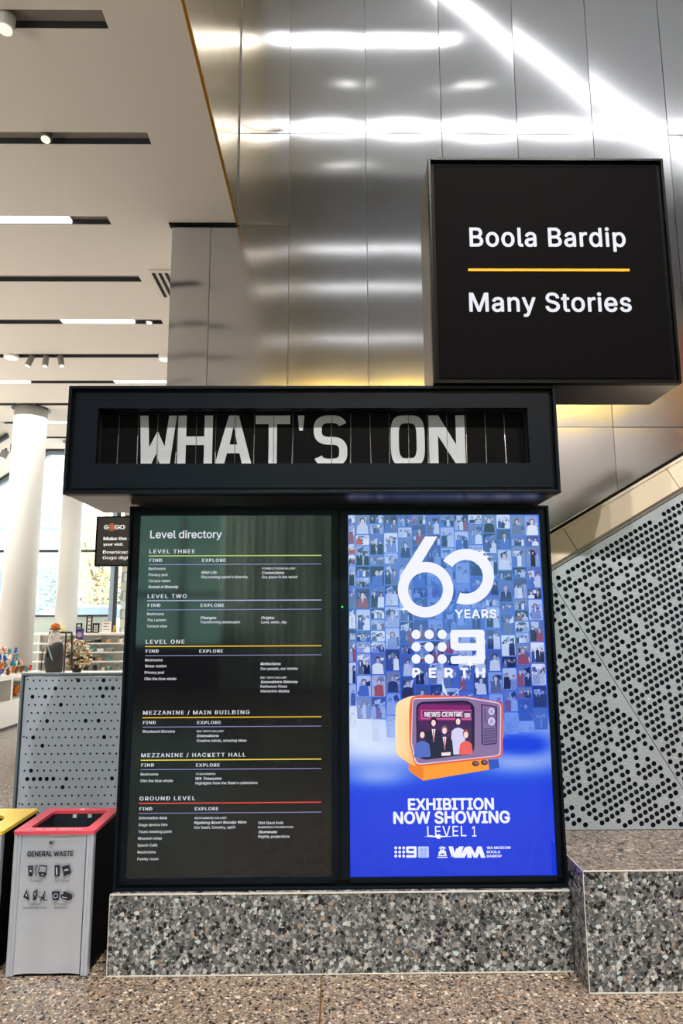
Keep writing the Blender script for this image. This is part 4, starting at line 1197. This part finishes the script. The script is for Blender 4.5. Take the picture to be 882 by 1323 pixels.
# ---------------------------------------------------------------- hanging sign behind the kiosk
YG = 5.0
g0 = at(126, 667, YG); g1 = at(123.5, 731.5, YG)
gs = empty('hanging_sign', (g0.x, YG, g1.z), 'small black sign with a round orange emblem half hidden behind the kiosk', 'sign')
gx0, gx1 = g0.x - .006, g0.x + .52
MB().box(gx0, gx1, YG, YG + .035, g1.z, g0.z).build('board', M_BLACK, gs)
MB().box(gx0 + .014, gx1 - .01, YG - .002, YG - .0002, g1.z + .01, g0.z - .01).build('face', mat('sign_charcoal', (58, 54, 52), .6), gs)
MB().box(gx1 - .06, gx1 - .02, YG + .036, YG + .076, 0, g0.z + .02).box(gx0 + .2, gx1 - .06, YG + .04, YG + .06, g0.z - .02, g0.z + .012).build('post', M_DARK, gs)
cg = lambda x, y: (110 + x / 12.6, 655 + y / 12.6)
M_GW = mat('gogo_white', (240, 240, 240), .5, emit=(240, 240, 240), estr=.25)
yg = YG - .003
for s, xa, xb, y, cap, bo in (('G', 312, 372, 362, 68, .06), ('GO', 484, 640, 362, 68, .06), ('Make the most of', 300, 1010, 540, 52, .05), ('your visit.', 296, 622, 630, 44, .05), ('Download the', 290, 860, 760, 52, .02), ('Gogo digital guide', 284, 1060, 850, 50, .02)):
    stext(s, cg, xa, xb, y, cap, M_GW, gs, 'lettering', Y=yg, bold=bo)
mb = MB(); c_ = at(*cg(435, 328), yg)
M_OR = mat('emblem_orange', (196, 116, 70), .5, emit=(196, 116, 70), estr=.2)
mb.flat(disc(c_.x, c_.z, .0215, n=24), yg)
for r0, r1, a0, a1 in ((.027, .030, -150, -20), (.027, .030, 30, 150)):
    for k in range(12):
        t0, t1 = (math.radians(a0 + (a1 - a0) * q / 12) for q in (k, k + 1))
        mb.poly([(c_.x + r * math.cos(t), yg, c_.z + r * math.sin(t)) for r, t in ((r0, t0), (r1, t0), (r1, t1), (r0, t1))])
mb.build('emblem', M_OR, gs)
mb = MB()
for r0, r1, a0, a1 in ((.014, .0155, 0, 300), (.0075, .009, 60, 360)):
    for k in range(16):
        t0, t1 = (math.radians(a0 + (a1 - a0) * q / 16) for q in (k, k + 1))
        mb.poly([(c_.x + r * math.cos(t), yg - .0004, c_.z + r * math.sin(t)) for r, t in ((r0, t0), (r1, t0), (r1, t1), (r0, t1))])
mb.flat(disc(c_.x, c_.z, .003), yg - .0004)
mb.build('emblem_swirl', M_BLACK, gs)

# ---------------------------------------------------------------- waste bins
BZ = .606
cw7 = lambda x, y: (15 + x / 8.4, 1080 + y / 8.4)
M_BINS = mat('bin_stainless', (214, 222, 242), .3, .72, aniso=.4)
M_BINTXT = mat('bin_print', (18, 22, 34), .5)


def waste_bin(x0, x1, lidmat, label, opening):
    y0, y1 = 3.3, 3.68; t = empty('waste_bin', ((x0 + x1) / 2, y0, 0), label, 'bin')
    mb = MB(); mb.box(x0 + .004, x0 + .012, y0 + .012, y1, .012, BZ - .012).box(x1 - .012, x1 - .004, y0 + .012, y1, .012, BZ - .012).box(x0 + .012, x1 - .012, y1 - .008, y1, .012, BZ - .012).box(x0 + .012, x1 - .012, y0 + .03, y1 - .008, .012, .03)
    mb.build('side_panels', M_BLACKP, t)
    # front sheet, gently dished, between rounded corner posts
    nx, nz = 14, 12; xa, xb = x0 + .036, x1 - .036; vs = []; fs = []
    for j in range(nz + 1):
        for i in range(nx + 1):
            u, v = i / nx, j / nz
            e = (2 * u - 1) ** 2
            vs.append((xa + (xb - xa) * u, y0 + .004 + (.013 - .010 * v) * (1 - e) + .004 * math.sin(u * 9.4) * (1 - v) ** 2 + .002 * v * v, .012 + (BZ - .024) * v))
    for j in range(nz):
        for i in range(nx):
            a = j * (nx + 1) + i; fs.append((a, a + 1, a + nx + 2, a + nx + 1))
    f = MB().poly(vs, fs).build('front_sheet', M_BINS, t, smooth=True)
    for sgn, xc in ((1, x0), (-1, x1)):
        for q, (dx_, r_) in enumerate(((.010, .010), (.027, .008))):
            p = MB(); n = 10
            pts = []
            for k in range(n + 1):
                a = math.pi * k / n; pts.append((xc + sgn * dx_ - r_ * math.cos(a), y0 + .011 - (r_ * math.sin(a)) * (1.1 if q == 0 else 1)))
            pts += [(xc + sgn * dx_ + r_, y0 + .03), (xc + sgn * dx_ - r_, y0 + .03)]
            p.prism(pts, .006, BZ - .012, axis='z'); o = p.build('corner_post', M_BINS, t)
    MB().box(x0 + .02, x1 - .02, y0 + .02, y1 - .004, .0, .0115).build('foot', M_BLACK, t)
    # lid with opening
    outer = rrect(x0 - .003, x1 + .003, y0 - .004, y1 + .004, .014, 3)
    mb = MB(); cx, cy_ = (x0 + x1) / 2, (y0 + y1) / 2
    if opening == 'round': inner = disc(cx, cy_ - .01, .098, .098, 28)
    else: inner = rrect(x0 + .050, x1 - .045, y0 + .055, y1 - .045, .02, 3)
    tri = tessellate_polygon([[Vector((a, b, 0)) for a, b in outer], [Vector((a, b, 0)) for a, b in inner]]); allp = outer + inner
    n = len(allp); zt_ = BZ + .004; zb_ = BZ - .011
    mb.poly([(a, b, zt_) for a, b in allp] + [(a, b, zb_) for a, b in allp], [tuple(q) for q in tri] + [tuple(i + n for i in reversed(q)) for q in tri])
    for lo, L_ in ((0, len(outer)), (len(outer), len(inner))):
        for i in range(L_):
            a, b = lo + i, lo + (i + 1) % L_
            mb.f.append((a, b, b + n, a + n)); mb.c.append(None)
    mb.build('lid', lidmat, t)
    ls = MB()
    ix0_, ix1_ = min(p[0] for p in inner) - .004, max(p[0] for p in inner) + .004; iy0, iy1 = min(p[1] for p in inner) - .004, max(p[1] for p in inner) + .004
    for q in ((ix0_ - .004, ix0_, iy0, iy1), (ix1_, ix1_ + .004, iy0, iy1), (ix0_, ix1_, iy0 - .004, iy0), (ix0_, ix1_, iy1, iy1 + .004)): ls.box(*q, .2, BZ - .0115)
    ls.box(ix0_, ix1_, iy0, iy1, .19, .2).build('liner', mat('liner_dark', (30, 36, 44), .45), t)
    return t, (ix0_, ix1_, iy0, iy1)


M_RED = mat('lid_red', (196, 66, 84), .35, noise=.12, nscale=9)
M_YEL = mat('lid_yellow', (232, 196, 60), .4, noise=.06, nscale=9)
b1, io = waste_bin(-1.452, -1.09, M_RED, 'stainless steel bin with red lid and printed waste pictograms', 'rect')
b2, _ = waste_bin(-1.868, -1.506, M_YEL, 'bin with yellow lid and round opening, cut off at the left edge', 'round')
for x in (-1.31, -1.235): MB().box(x, x + .018, io[3] - .006, io[3] - .0005, BZ - .03, BZ - .014).build('liner_clip', mat('clip_pale', (170, 190, 200), .4), b1)
YBN = 3.3005
b_ = b1
# lock and print on the front
def bflat(mb, pts, dy=0):
    q = []
    for x, y in pts:
        p = at(*cw7(x, y), YBN - dy); q.append((p.x, p.z))
    mb.flat(q, YBN - dy)
lk = at(*cw7(430, 70), YBN)
MB().cyl((lk.x, YBN + .006, lk.z), (lk.x, YBN - .004, lk.z), .0085, n=18).build('lock', M_STEEL, b1)
MB().cyl((lk.x, YBN - .0042, lk.z), (lk.x, YBN - .005, lk.z), .0035, n=12).build('keyhole', M_BLACK, b1)
mb = MB()
for k in range(10):
    t0, t1 = (math.radians(-60 + 12 * q) for q in (k, k + 1))
    mb.poly([(lk.x + r * math.cos(t), YBN - .0003, lk.z + r * math.sin(t)) for r, t in ((.0115, t0), (.014, t0), (.014, t1), (.0115, t1))])
mb.build('lock_mark', M_BINTXT, b1)
for s, xa, xb, y, cap, bo in (('GENERAL WASTE', 170, 664, 222, 52, .03), ('Packaging', 203, 335, 496, 24, .0), ('Soft plastics', 470, 626, 496, 24, 0), ('Food and', 190, 315, 752, 24, 0), ('contaminated items', 124, 378, 792, 24, 0), ('Dirty food', 466, 600, 752, 24, 0), ('containers', 466, 596, 792, 24, 0)):
    stext(s, cw7, xa, xb, y, cap, M_BINTXT, b1, 'lettering', Y=YBN - .001, bold=bo, res=3)
PIC = {
    'cup_icon': [[(172, 326), (238, 326), (236, 342), (174, 342)], [(178, 348), (234, 348), (226, 438), (186, 438)]],
    'straw_icon': [[(252, 350), (262, 350), (272, 440), (262, 444)], [(252, 350), (276, 312), (284, 318), (264, 354)]],
    'tub_icon': [[(304, 316), (380, 322), (386, 332), (378, 392), (368, 392), (374, 336), (312, 328), (294, 386), (284, 384)], [(284, 390), (380, 396), (376, 430), (350, 446), (300, 436)]],
    'wrapper_icon': [[(466, 318), (520, 318), (524, 332), (518, 440), (470, 442), (464, 430)]],
    'bag_icon': [[(548, 330), (624, 316), (630, 350), (646, 396), (640, 408), (566, 440), (556, 380), (546, 350)]],
    'pizza_icon': [[(160, 582), (198, 704), (124, 664)]],
    'fish_icon': [[(244, 590), (262, 600), (274, 580), (280, 600), (270, 626), (286, 640), (270, 650), (272, 680), (262, 700), (222, 694), (236, 670), (226, 640), (240, 630), (228, 612), (242, 610)]],
    'peel_icon': [[(354, 592), (362, 610), (352, 660), (360, 690), (388, 696), (380, 704), (344, 700), (336, 680), (322, 704), (300, 700), (324, 676), (298, 668), (296, 656), (330, 664), (346, 630)]],
    'food_cup_icon': [[(434, 602), (524, 600), (508, 700), (446, 698)]],
    'food_box_icon': [[(560, 596), (650, 632), (660, 660), (652, 690), (604, 704), (530, 670), (532, 640), (566, 624)]],
}
for k_, ps_ in PIC.items():
    mb = MB()
    for i, p_ in enumerate(ps_): bflat(mb, p_, .001 + .00003 * i)
    mb.build(k_, M_BINTXT, b1)
mb = MB()
for p_ in ([(196, 368), (216, 368), (216, 392), (196, 392)], [(482, 340), (496, 340), (496, 424), (482, 424)], [(570, 366), (614, 356), (618, 372), (574, 384)], [(152, 640), (162, 618), (168, 656), (156, 660)], [(250, 610), (258, 610), (256, 650), (248, 650)], [(546, 658), (600, 670), (598, 678), (548, 666)], [(320, 414), (352, 418), (350, 426), (322, 422)]): bflat(mb, p_, .0016)
a = at(*cw7(478, 650), YBN - .0016); mb.flat(disc(a.x, a.z, .0105, n=16), YBN - .0016)
mb.build('icon_highlights', mat('bin_pale_print', (170, 176, 196), .4), b1)
a = at(*cw7(478, 650), YBN - .0019); mb = MB()
mb.flat(disc(a.x, a.z, .0075, n=14), YBN - .0019); mb.build('icon_mark', M_BINTXT, b1)
# words on the red lid
text('lettering', 'GENERAL WASTE', -1.405, -1.155, 0, .017, 0, mat('lid_white', (240, 214, 218), .5), b1, bold=.03, place=lambda x, h: (x, 3.318 + h, BZ + .0046))
text('lettering', 'recycle', -1.29, -1.255, 0, .012, 0, MATS['lid_white'], b1, place=lambda x, h: (x, 3.652 + h, BZ + .0046)) if False else MB().box(-1.285, -1.262, 3.652, 3.668, BZ + .0042, BZ + .0048).build('lid_mark', MATS['lid_white'], b1)

# ---------------------------------------------------------------- the shop
M_SHOPW = mat('shop_white', (236, 232, 226), .45)
M_WOOD = mat('light_wood', (206, 176, 138), .5, noise=.08, nscale=12, stretch=(1, 8, 1))
un = empty('toy_unit', (-5.9, 11.2, 0), 'low white shelf unit heaped with soft toys at the left edge', 'shelf')
ux0, ux1, uy0, uy1, uz = -7.4, -4.78, 8.6, 11.42, .76
MB().box(ux0, ux1, uy0, uy1, .03, .40).build('lower_body', M_SHOPW, un)
MB().box(ux0, ux1, uy0, uy1, uz - .06, uz).build('top_board', M_SHOPW, un)
MB().box(ux0, ux1 - .5, uy0, uy1, .401, uz - .061).build('back_board', mat('shelf_inner', (210, 206, 200), .6), un)
for yy in (8.6, 9.5, 10.45, 11.36): MB().box(ux1 - .5, ux1, yy, yy + .06, .401, uz - .061).build('divider', M_SHOPW, un)
MB().box(ux0 + .04, ux1 - .03, uy0 + .04, uy1 - .04, 0, .03).build('toe_kick', M_BLACK, un)
TOYC = [('red', (206, 44, 40)), ('blue', (40, 92, 190)), ('orange', (222, 120, 40)), ('brown', (120, 70, 40)), ('cream', (226, 212, 186)), ('white', (238, 234, 228)), ('black', (26, 26, 30)), ('teal', (50, 150, 150)), ('grey', (130, 128, 126))]


def plush(x, y, z, s, cn, c, group, label):
    t = empty('soft_toy', (x, y, z), label, 'toy', group)
    m = mat('plush_' + cn, c, .9); m2 = mat('plush_cream', (226, 212, 186), .9)
    a = R.uniform(0, 6)
    MB().ball((x, y, z + s * .5), s * .5, s * .45, s * .5, n=9, m=6).build('body', m, t, smooth=True)
    hx, hy = x + .2 * s * math.cos(a), y + .2 * s * math.sin(a)
    h = MB().ball((hx, hy, z + s * 1.15), s * .36, n=9, m=6).build('head', m, t, smooth=True)
    for q in (-1, 1):
        MB().ball((hx + q * s * .27 * math.sin(a), hy - q * s * .27 * math.cos(a), z + s * 1.42), s * .13, n=6, m=4).build('ear', m, t, smooth=True)
        MB().ball((x + q * s * .4, y - .2 * s, z + s * .2), s * .2, n=6, m=4).build('paw', m2, t, smooth=True)


G = 'soft toys heaped on the low white shelf unit'
spots_ = []; cnt = [0, 0, 0, 0]; lim = (78, 58, 40, 24)
for i in range(9000):
    lv = next((q for q in range(4) if cnt[q] < lim[q] and (i < 2250 * (q + 1))), None)
    if lv is None: continue
    x = R.uniform(-5.55 + .05 * lv, ux1 - .07 - .05 * lv); y = R.uniform(9.75, 11.33 - .03 * lv)
    if any((x - a) ** 2 + (y - b) ** 2 < .108 ** 2 and c == lv for a, b, c in spots_): continue
    if lv and not any((x - a) ** 2 + (y - b) ** 2 < .07 ** 2 and c == lv - 1 for a, b, c in spots_): continue
    spots_.append((x, y, lv)); cnt[lv] += 1
    cn, c = R.choice(TOYC)
    plush(x, y, uz + .001 + lv * .096, R.uniform(.060, .066), cn, c, G, 'small %s soft toy %s on the low white shop unit' % (cn, ('at the bottom of the heap', 'low in the heap', 'high in the heap', 'on top of the heap')[lv]))
for i, yy in enumerate((9.75, 10.1, 10.7, 11.05)):
    cn, c = (('white', (238, 234, 228)), ('white', (238, 234, 228)), ('cream', (226, 212, 186)), ('orange', (222, 120, 40)))[i]
    plush(-4.98, yy, .402, .11, cn, c, 'soft toys inside the open shelf of the low unit', '%s soft toy %s' % (cn, ('inside the open shelf, nearest the left edge', 'inside the open shelf beside the divider', 'in the second bay of the low unit', 'deep in the second bay of the low unit')[i]))
tag(MB().box(-4.83, -4.80, 11.12, 11.3, .402, .66).build('picture_book', mat('book_blue', (70, 160, 200), .5)), 'blue and yellow picture book standing in the low shelf unit', 'book')
# white display tower behind
tw = empty('display_tower', (-7.6, 14.0, 0), 'tall white display panel with a round blue and orange badge at the left edge', 'display')
p = at(5, 817, 13.9)
MB().box(at(-12, 817, 13.9).x, at(15, 817, 13.9).x, 13.9, 14.1, 0, at(5, 792, 13.9).z).build('panel', M_SHOPW, tw)
mb = MB(); mb.cyl((p.x, 13.895, p.z), (p.x, 13.885, p.z), .07, n=20); mb.build('badge', mat('badge_blue2', (60, 130, 180), .5), tw)
MB().cyl((p.x, 13.884, p.z - .035), (p.x, 13.88, p.z - .035), .035, n=14).build('badge_spot', mat('badge_orange', (226, 140, 90), .5), tw)
MB().box(p.x + .02, p.x + .14, 13.89, 13.899, p.z - .17, p.z - .14).build('printed_line', M_DARK, tw)

# back counter with open shelves
YC = 13.4
cx0, cx1 = at(41, 817, YC).x, at(163, 817, YC).x; cz = at(100, 818, YC).z
ct_ = empty('display_counter', ((cx0 + cx1) / 2, YC, 0), 'long white open shelf counter full of small gifts below the window', 'shelf')
MB().box(cx0, cx1, YC, YC + .45, cz - .04, cz).build('top_board', M_SHOPW, ct_)
MB().box(cx0, cx1, YC + .4, YC + .45, .0, cz - .041).build('back_board', M_SHOPW, ct_)
rows_ = [at(140, y, YC).z for y in (830.5, 842, 854, 866.5)] + [.25]
for z in rows_: MB().box(cx0, cx1, YC, YC + .399, z - .025, z).build('shelf_board', M_SHOPW, ct_)
for i in range(4):
    x = cx0 + (cx1 - cx0 - .04) * i / 3; MB().box(x, x + .04, YC, YC + .399, 0, rows_[-1] - .026).box(x, x + .04, YC + .3, YC + .399, rows_[-1], cz - .041).build('upright', M_SHOPW, ct_)
GC = [('grey', (120, 130, 136)), ('gold', (196, 150, 70)), ('black', (30, 30, 34)), ('cream', (226, 208, 180)), ('teal', (80, 140, 140)), ('pink', (214, 170, 160)), ('white', (240, 240, 238)), ('brown', (140, 92, 60))]
for ri, z in enumerate(rows_[:4]):
    x = cx0 + .5
    while x < cx1 - .12:
        cn, c = R.choice(GC); k_ = R.choice(('jar', 'gift_box', 'gift_box', 'card')); h = R.uniform(.045, .11); w = R.uniform(.05, .13)
        m = mat('gift_' + cn, c, .4)
        lb = 'small %s %s on the %s shelf of the white counter' % (cn, {'jar': 'jar', 'gift_box': 'box', 'card': 'card'}[k_], ('top', 'second', 'third', 'fourth')[ri])
        if k_ == 'jar':
            t = empty('jar', (x, YC + .12, z), lb, 'jar', 'gifts on the white counter shelves')
            MB().cyl((x, YC + .12, z + .001), (x, YC + .12, z + h * .8), w * .35, n=10).build('glass_body', m, t); MB().cyl((x, YC + .12, z + h * .8 + .001), (x, YC + .12, z + h), w * .3, n=10).build('lid', M_BLACK, t)
        elif k_ == 'card': tag(MB().box(x - w / 2, x + w / 2, YC + .1, YC + .11, z + .001, z + h * 1.1).build('card', m), lb, 'card', 'gifts on the white counter shelves')
        else:
            t = empty('gift_box', (x, YC + .12, z), lb, 'box', 'gifts on the white counter shelves')
            MB().box(x - w / 2, x + w / 2, YC + .06, YC + .18, z + .001, z + h * .7).build('box_base', m, t); MB().box(x - w / 2 - .003, x + w / 2 + .003, YC + .057, YC + .183, z + h * .7 + .001, z + h * .8).build('lid', M_SHOPW, t)
        x += w + R.uniform(.03, .16)
# framed cards on top of the counter
cs = lambda x, y: (60 + x / 8.82, 780 + y / 8.82)


def framed(x0, x1, y0, label, inner=(226, 224, 216), marks=1, name='framed_card', fm=M_BLACK, cat='card'):
    a = at(*cs(x0, 320), YC + .15); b = at(*cs(x1, 320), YC + .15); tz = at(*cs(x0, y0), YC + .15).z
    t = empty(name, ((a.x + b.x) / 2, YC + .15, cz), label, cat)
    ring(MB(), a.x, b.x, cz + .001, tz, .022, YC + .14, YC + .165).build('frame', fm, t)
    MB().box(a.x + .022, b.x - .022, YC + .15, YC + .162, cz + .023, tz - .022).build('card_sheet', mat('sheet_%d' % inner[0], inner, .6), t)
    for i in range(marks):
        cx_ = (a.x + b.x) / 2; zc_ = tz - .022 - (tz - cz - .045) * (i + .5) / marks; w_ = (b.x - a.x) * .22
        MB().prism([(cx_ - w_, zc_ + .012), (cx_, zc_ - .004), (cx_ + w_, zc_ + .012), (cx_ + w_, zc_ + .035), (cx_, zc_ + .018), (cx_ - w_, zc_ + .035)][::-1], YC + .147, YC + .1495).build('wing_print', (M_DARK, MATS['gift_brown'] if 'gift_brown' in MATS else M_DARK, mat('dark_teal', (30, 90, 80), .5), M_DARK)[i % 4], t)


framed(335, 402, 222, 'small black framed card with one winged print, left of the tall frame')
framed(450, 516, 132, 'tall narrow black frame with a column of winged prints', marks=4)
framed(525, 598, 222, 'small black framed card right of the tall frame, tilted prints', marks=3)
framed(634, 730, 200, 'white notice with lines of text on the counter', (240, 236, 230), 0, 'notice_card', M_SHOPW, 'notice')
nb = bpy.data.objects['notice_card']; a = at(*cs(650, 320), YC + .15); b = at(*cs(715, 320), YC + .15)
for i in range(4):
    z = cz + .06 + i * .055; MB().box(a.x, b.x - .03 * (i % 2), YC + .148, YC + .1496, z, z + .012).build('printed_line', mat('red_print', (170, 70, 60), .5) if i > 1 else M_DARK, nb)
o = at(*cs(780, 300), YC + .15)
t = empty('owl_figurine', (o.x, YC + .15, cz), 'small golden owl figurine at the right end of the counter', 'figurine')
M_GOLD = mat('gold_figure', (190, 140, 40), .35, .7)
MB().ball((o.x, YC + .15, cz + .048), .042, .036, .048, n=12, m=8).build('body', M_GOLD, t, smooth=True)
MB().ball((o.x, YC + .145, cz + .105), .034, n=12, m=8).build('head', M_GOLD, t, smooth=True)
for q in (-1, 1): MB().cyl((o.x + q * .02, YC + .145, cz + .125), (o.x + q * .027, YC + .145, cz + .155), .01, .001, n=6).build('ear_tuft', M_GOLD, t)
o = at(81, 812.5, YC + .15)
t = empty('round_ornament', (o.x, YC + .15, cz), 'round golden cream ornament standing on the counter beside the hat', 'ornament')
MB().cyl((o.x, YC + .15, cz + .001), (o.x, YC + .15, cz + .03), .03, .02, n=12).build('base', M_DARK, t)
MB().ball((o.x, YC + .15, cz + .085), .056, n=14, m=9).build('globe', mat('globe_cream', (216, 196, 130), .5), t, smooth=True)

# gift table with flower arrangement, bags and hat
YTB = 8.7; tz_ = at(90, 872, YTB).z
ta = empty('gift_table', (-3.4, YTB, 0), 'white table behind the perforated screen carrying bags and dried flowers', 'table')
tx0, tx1 = at(36, 870, YTB).x, at(157, 870, YTB).x
MB().box(tx0, tx1, YTB - .35, YTB + .6, tz_ - .04, tz_).build('tabletop', M_SHOPW, ta)
for x in (tx0 + .05, tx1 - .1):
    for y in (YTB - .3, YTB + .35): MB().box(x, x + .05, y, y + .05, 0, tz_ - .041).build('leg', M_SHOPW, ta)
# dried banksia / gilded leaves
YFL = YTB + .3
f0 = at(99, 868, YFL)
fb = empty('dried_flower_arrangement', (f0.x, YFL, tz_), 'bushy gold and cream dried flower arrangement on the shop table', 'flowers')
MB().cyl((f0.x, YFL, tz_ + .001), (f0.x, YFL, tz_ + .07), .05, .065, n=16).build('pot', mat('pot_dark', (50, 44, 40), .6), fb)
mb = MB()
for i in range(26):
    a = R.uniform(0, 6.28); e = R.uniform(.05, .2); mb.tube([(f0.x, YFL, tz_ + .06), (f0.x + e * math.cos(a), YFL + e * .6 * math.sin(a), tz_ + R.uniform(.1, .4))], .004, n=5)
mb.build('twigs', mat('twig_brown', (90, 60, 34), .8), fb)['kind'] = 'stuff'
for cname, c, n in (('cream', (244, 236, 216), 190), ('gold', (200, 156, 84), 90), ('dark', (66, 46, 28), 50)):
    mb = MB()
    for i in range(n):
        while True:
            v_ = Vector((R.uniform(-1, 1), R.uniform(-1, 1), R.uniform(-1, 1)))
            if v_.length < 1: break
        q = Matrix.Rotation(R.uniform(0, 6), 3, 'Z') @ Matrix.Rotation(R.uniform(0, 3), 3, 'X')
        mb.ball((f0.x + v_.x * .2 * (1 - .2 * v_.z), YFL + v_.y * .11, tz_ + .235 + v_.z * .2), R.uniform(.02, .042), R.uniform(.014, .024), .01, n=6, m=4, rot=q)
    mb.build('petals', mat('petal_' + cname, c, .6), fb)['kind'] = 'stuff'
# purple book on a stand
a = at(97.5, 828, YTB + .48); b = at(108, 812, YTB + .48)
bk = empty('souvenir_book', (a.x, YTB + .48, tz_), 'upright purple souvenir book with a round cover picture behind the flowers', 'book')
MB().box(a.x, a.x + (b.x - a.x) * 1.0, YTB + .48, YTB + .5, tz_ + .3, b.z).build('cover', mat('book_purple', (60, 56, 130), .5), bk)
MB().box(a.x + .03, a.x + .06, YTB + .505, YTB + .518, tz_ + .001, tz_ + .299).build('stand', M_DARK, bk)
MB().cyl(((a.x + b.x) / 2, YTB + .479, (a.z + b.z) / 2), ((a.x + b.x) / 2, YTB + .476, (a.z + b.z) / 2), .035, n=16).build('cover_picture', mat('cover_pink', (200, 170, 190), .5), bk)
# bag stand
YM = 8.8
cm = lambda x, y: (x / 8.82, 780 + y / 8.82)
q = lambda x, y, Y=YM: at(*cm(x, y), Y)
bsd = empty('bag_stand', (q(640, 760).x, YM, tz_), 'black wire stand for bags on the shop table', 'stand')
mb = MB(); fr = [q(548, 760), q(548, 330), q(800, 330), q(800, 760)]
mb.tube([(p.x, YM + .052, max(p.z, tz_ + .004)) for p in fr], .012, n=8); mb.tube([(q(735, 330).x, YM + .052, q(735, 330).z), (q(735, 330).x, YM + .052, tz_ + .004)], .010, n=8)
mb.build('wire_frame', M_DARK, bsd)
ht = empty('sun_hat', (q(632, 300).x, YM, q(632, 300).z), 'orange brimmed hat on top of the white bag', 'hat')
hc = q(632, 262); MB().ball((hc.x, YM, hc.z), .056, .06, .046, n=16, m=9).build('crown', mat('hat_orange', (222, 112, 40), .8), ht, smooth=True)
mb = MB(); n = 20
for i in range(n):
    a, b = 2 * math.pi * i / n, 2 * math.pi * (i + 1) / n
    z0 = hc.z - .012
    mb.poly([(hc.x + r * math.cos(t), YM + r * math.sin(t), z0 - (.028 if r > .06 else 0)) for r, t in ((.052, a), (.078, a), (.078, b), (.052, b))])
mb.build('brim', mat('hat_brim', (120, 76, 44), .8), ht)


def bagshape(mb, px_pts, Y, th, m_puff=.5):
    """cushioned outline: two skins that bulge and meet along the outline"""
    pts = [q(x, y, Y) for x, y in px_pts]; cx_ = sum(p.x for p in pts) / len(pts); cz_ = sum(p.z for p in pts) / len(pts); n = len(pts)
    rings = [(1, 0), (.86, .7), (.55, 1), (.0, 1.08)]
    for sgn in (-1, 1):
        vs = []
        for s_, d_ in rings[:-1]: vs += [(cx_ + (p.x - cx_) * s_, Y + sgn * th * d_, cz_ + (p.z - cz_) * s_) for p in pts]
        vs.append((cx_, Y + sgn * th * 1.08, cz_)); fs = []
        for k in range(2): fs += [(k * n + i, k * n + (i + 1) % n, (k + 1) * n + (i + 1) % n, (k + 1) * n + i) for i in range(n)]
        fs += [(2 * n + i, 2 * n + (i + 1) % n, 3 * n) for i in range(n)]
        mb.poly(vs, fs)
    return mb


wb_ = empty('white_tote_bag', (q(620, 440).x, YM, q(620, 440).z), 'white tote bag with small red and gold print under the orange hat', 'bag')
bagshape(MB(), smooth_poly([(600, 300), (672, 300), (690, 360), (676, 430), (640, 470), (550, 474), (545, 420), (570, 340)], 14, 3), YM, .035).build('cloth', mat('tote_white', (240, 236, 232), .9), wb_, smooth=True)
for x, y, c in ((582, 396, (190, 50, 50)), (604, 376, (130, 90, 50)), (614, 408, (200, 160, 90)), (632, 326, (220, 180, 180))):
    a = q(x, y); MB().cyl((a.x, YM - .041, a.z), (a.x, YM - .038, a.z), .009, n=8).build('print_spot', mat('print_%d' % c[1], c, .6), wb_)
YR = YM - .18
rb = empty('charcoal_backpack', (q(620, 760, YR).x, YR, tz_), 'charcoal grey backpack with pale blue strap hanging below the white tote', 'bag')
bagshape(MB(), smooth_poly([(560, 500), (600, 450), (680, 430), (716, 450), (726, 520), (716, 640), (704, 806), (526, 812), (505, 700), (520, 560)], 24, 3), YR, .07).build('sack', mat('charcoal_fabric', (58, 58, 60), .8, noise=.2, nscale=20), rb, smooth=True)
mb = MB(); mb.tube([(q(650, 500).x, YR - .078, q(650, 500).z), (q(680, 600).x, YR - .075, q(680, 600).z), (q(715, 700).x, YR - .045, q(715, 700).z)], .009, n=6); mb.build('blue_strap', mat('strap_pale_blue', (170, 196, 206), .6), rb)
mb = MB(); mb.tube([(q(590, 500).x, YR - .072, q(590, 500).z), (q(575, 620).x, YR - .078, q(575, 620).z), (q(560, 740).x, YR - .06, q(560, 740).z)], .006, n=6).tube([(q(630, 480).x, YR - .075, q(630, 480).z), (q(640, 600).x, YR - .083, q(640, 600).z)], .006, n=6); mb.build('seams', M_BLACK, rb)
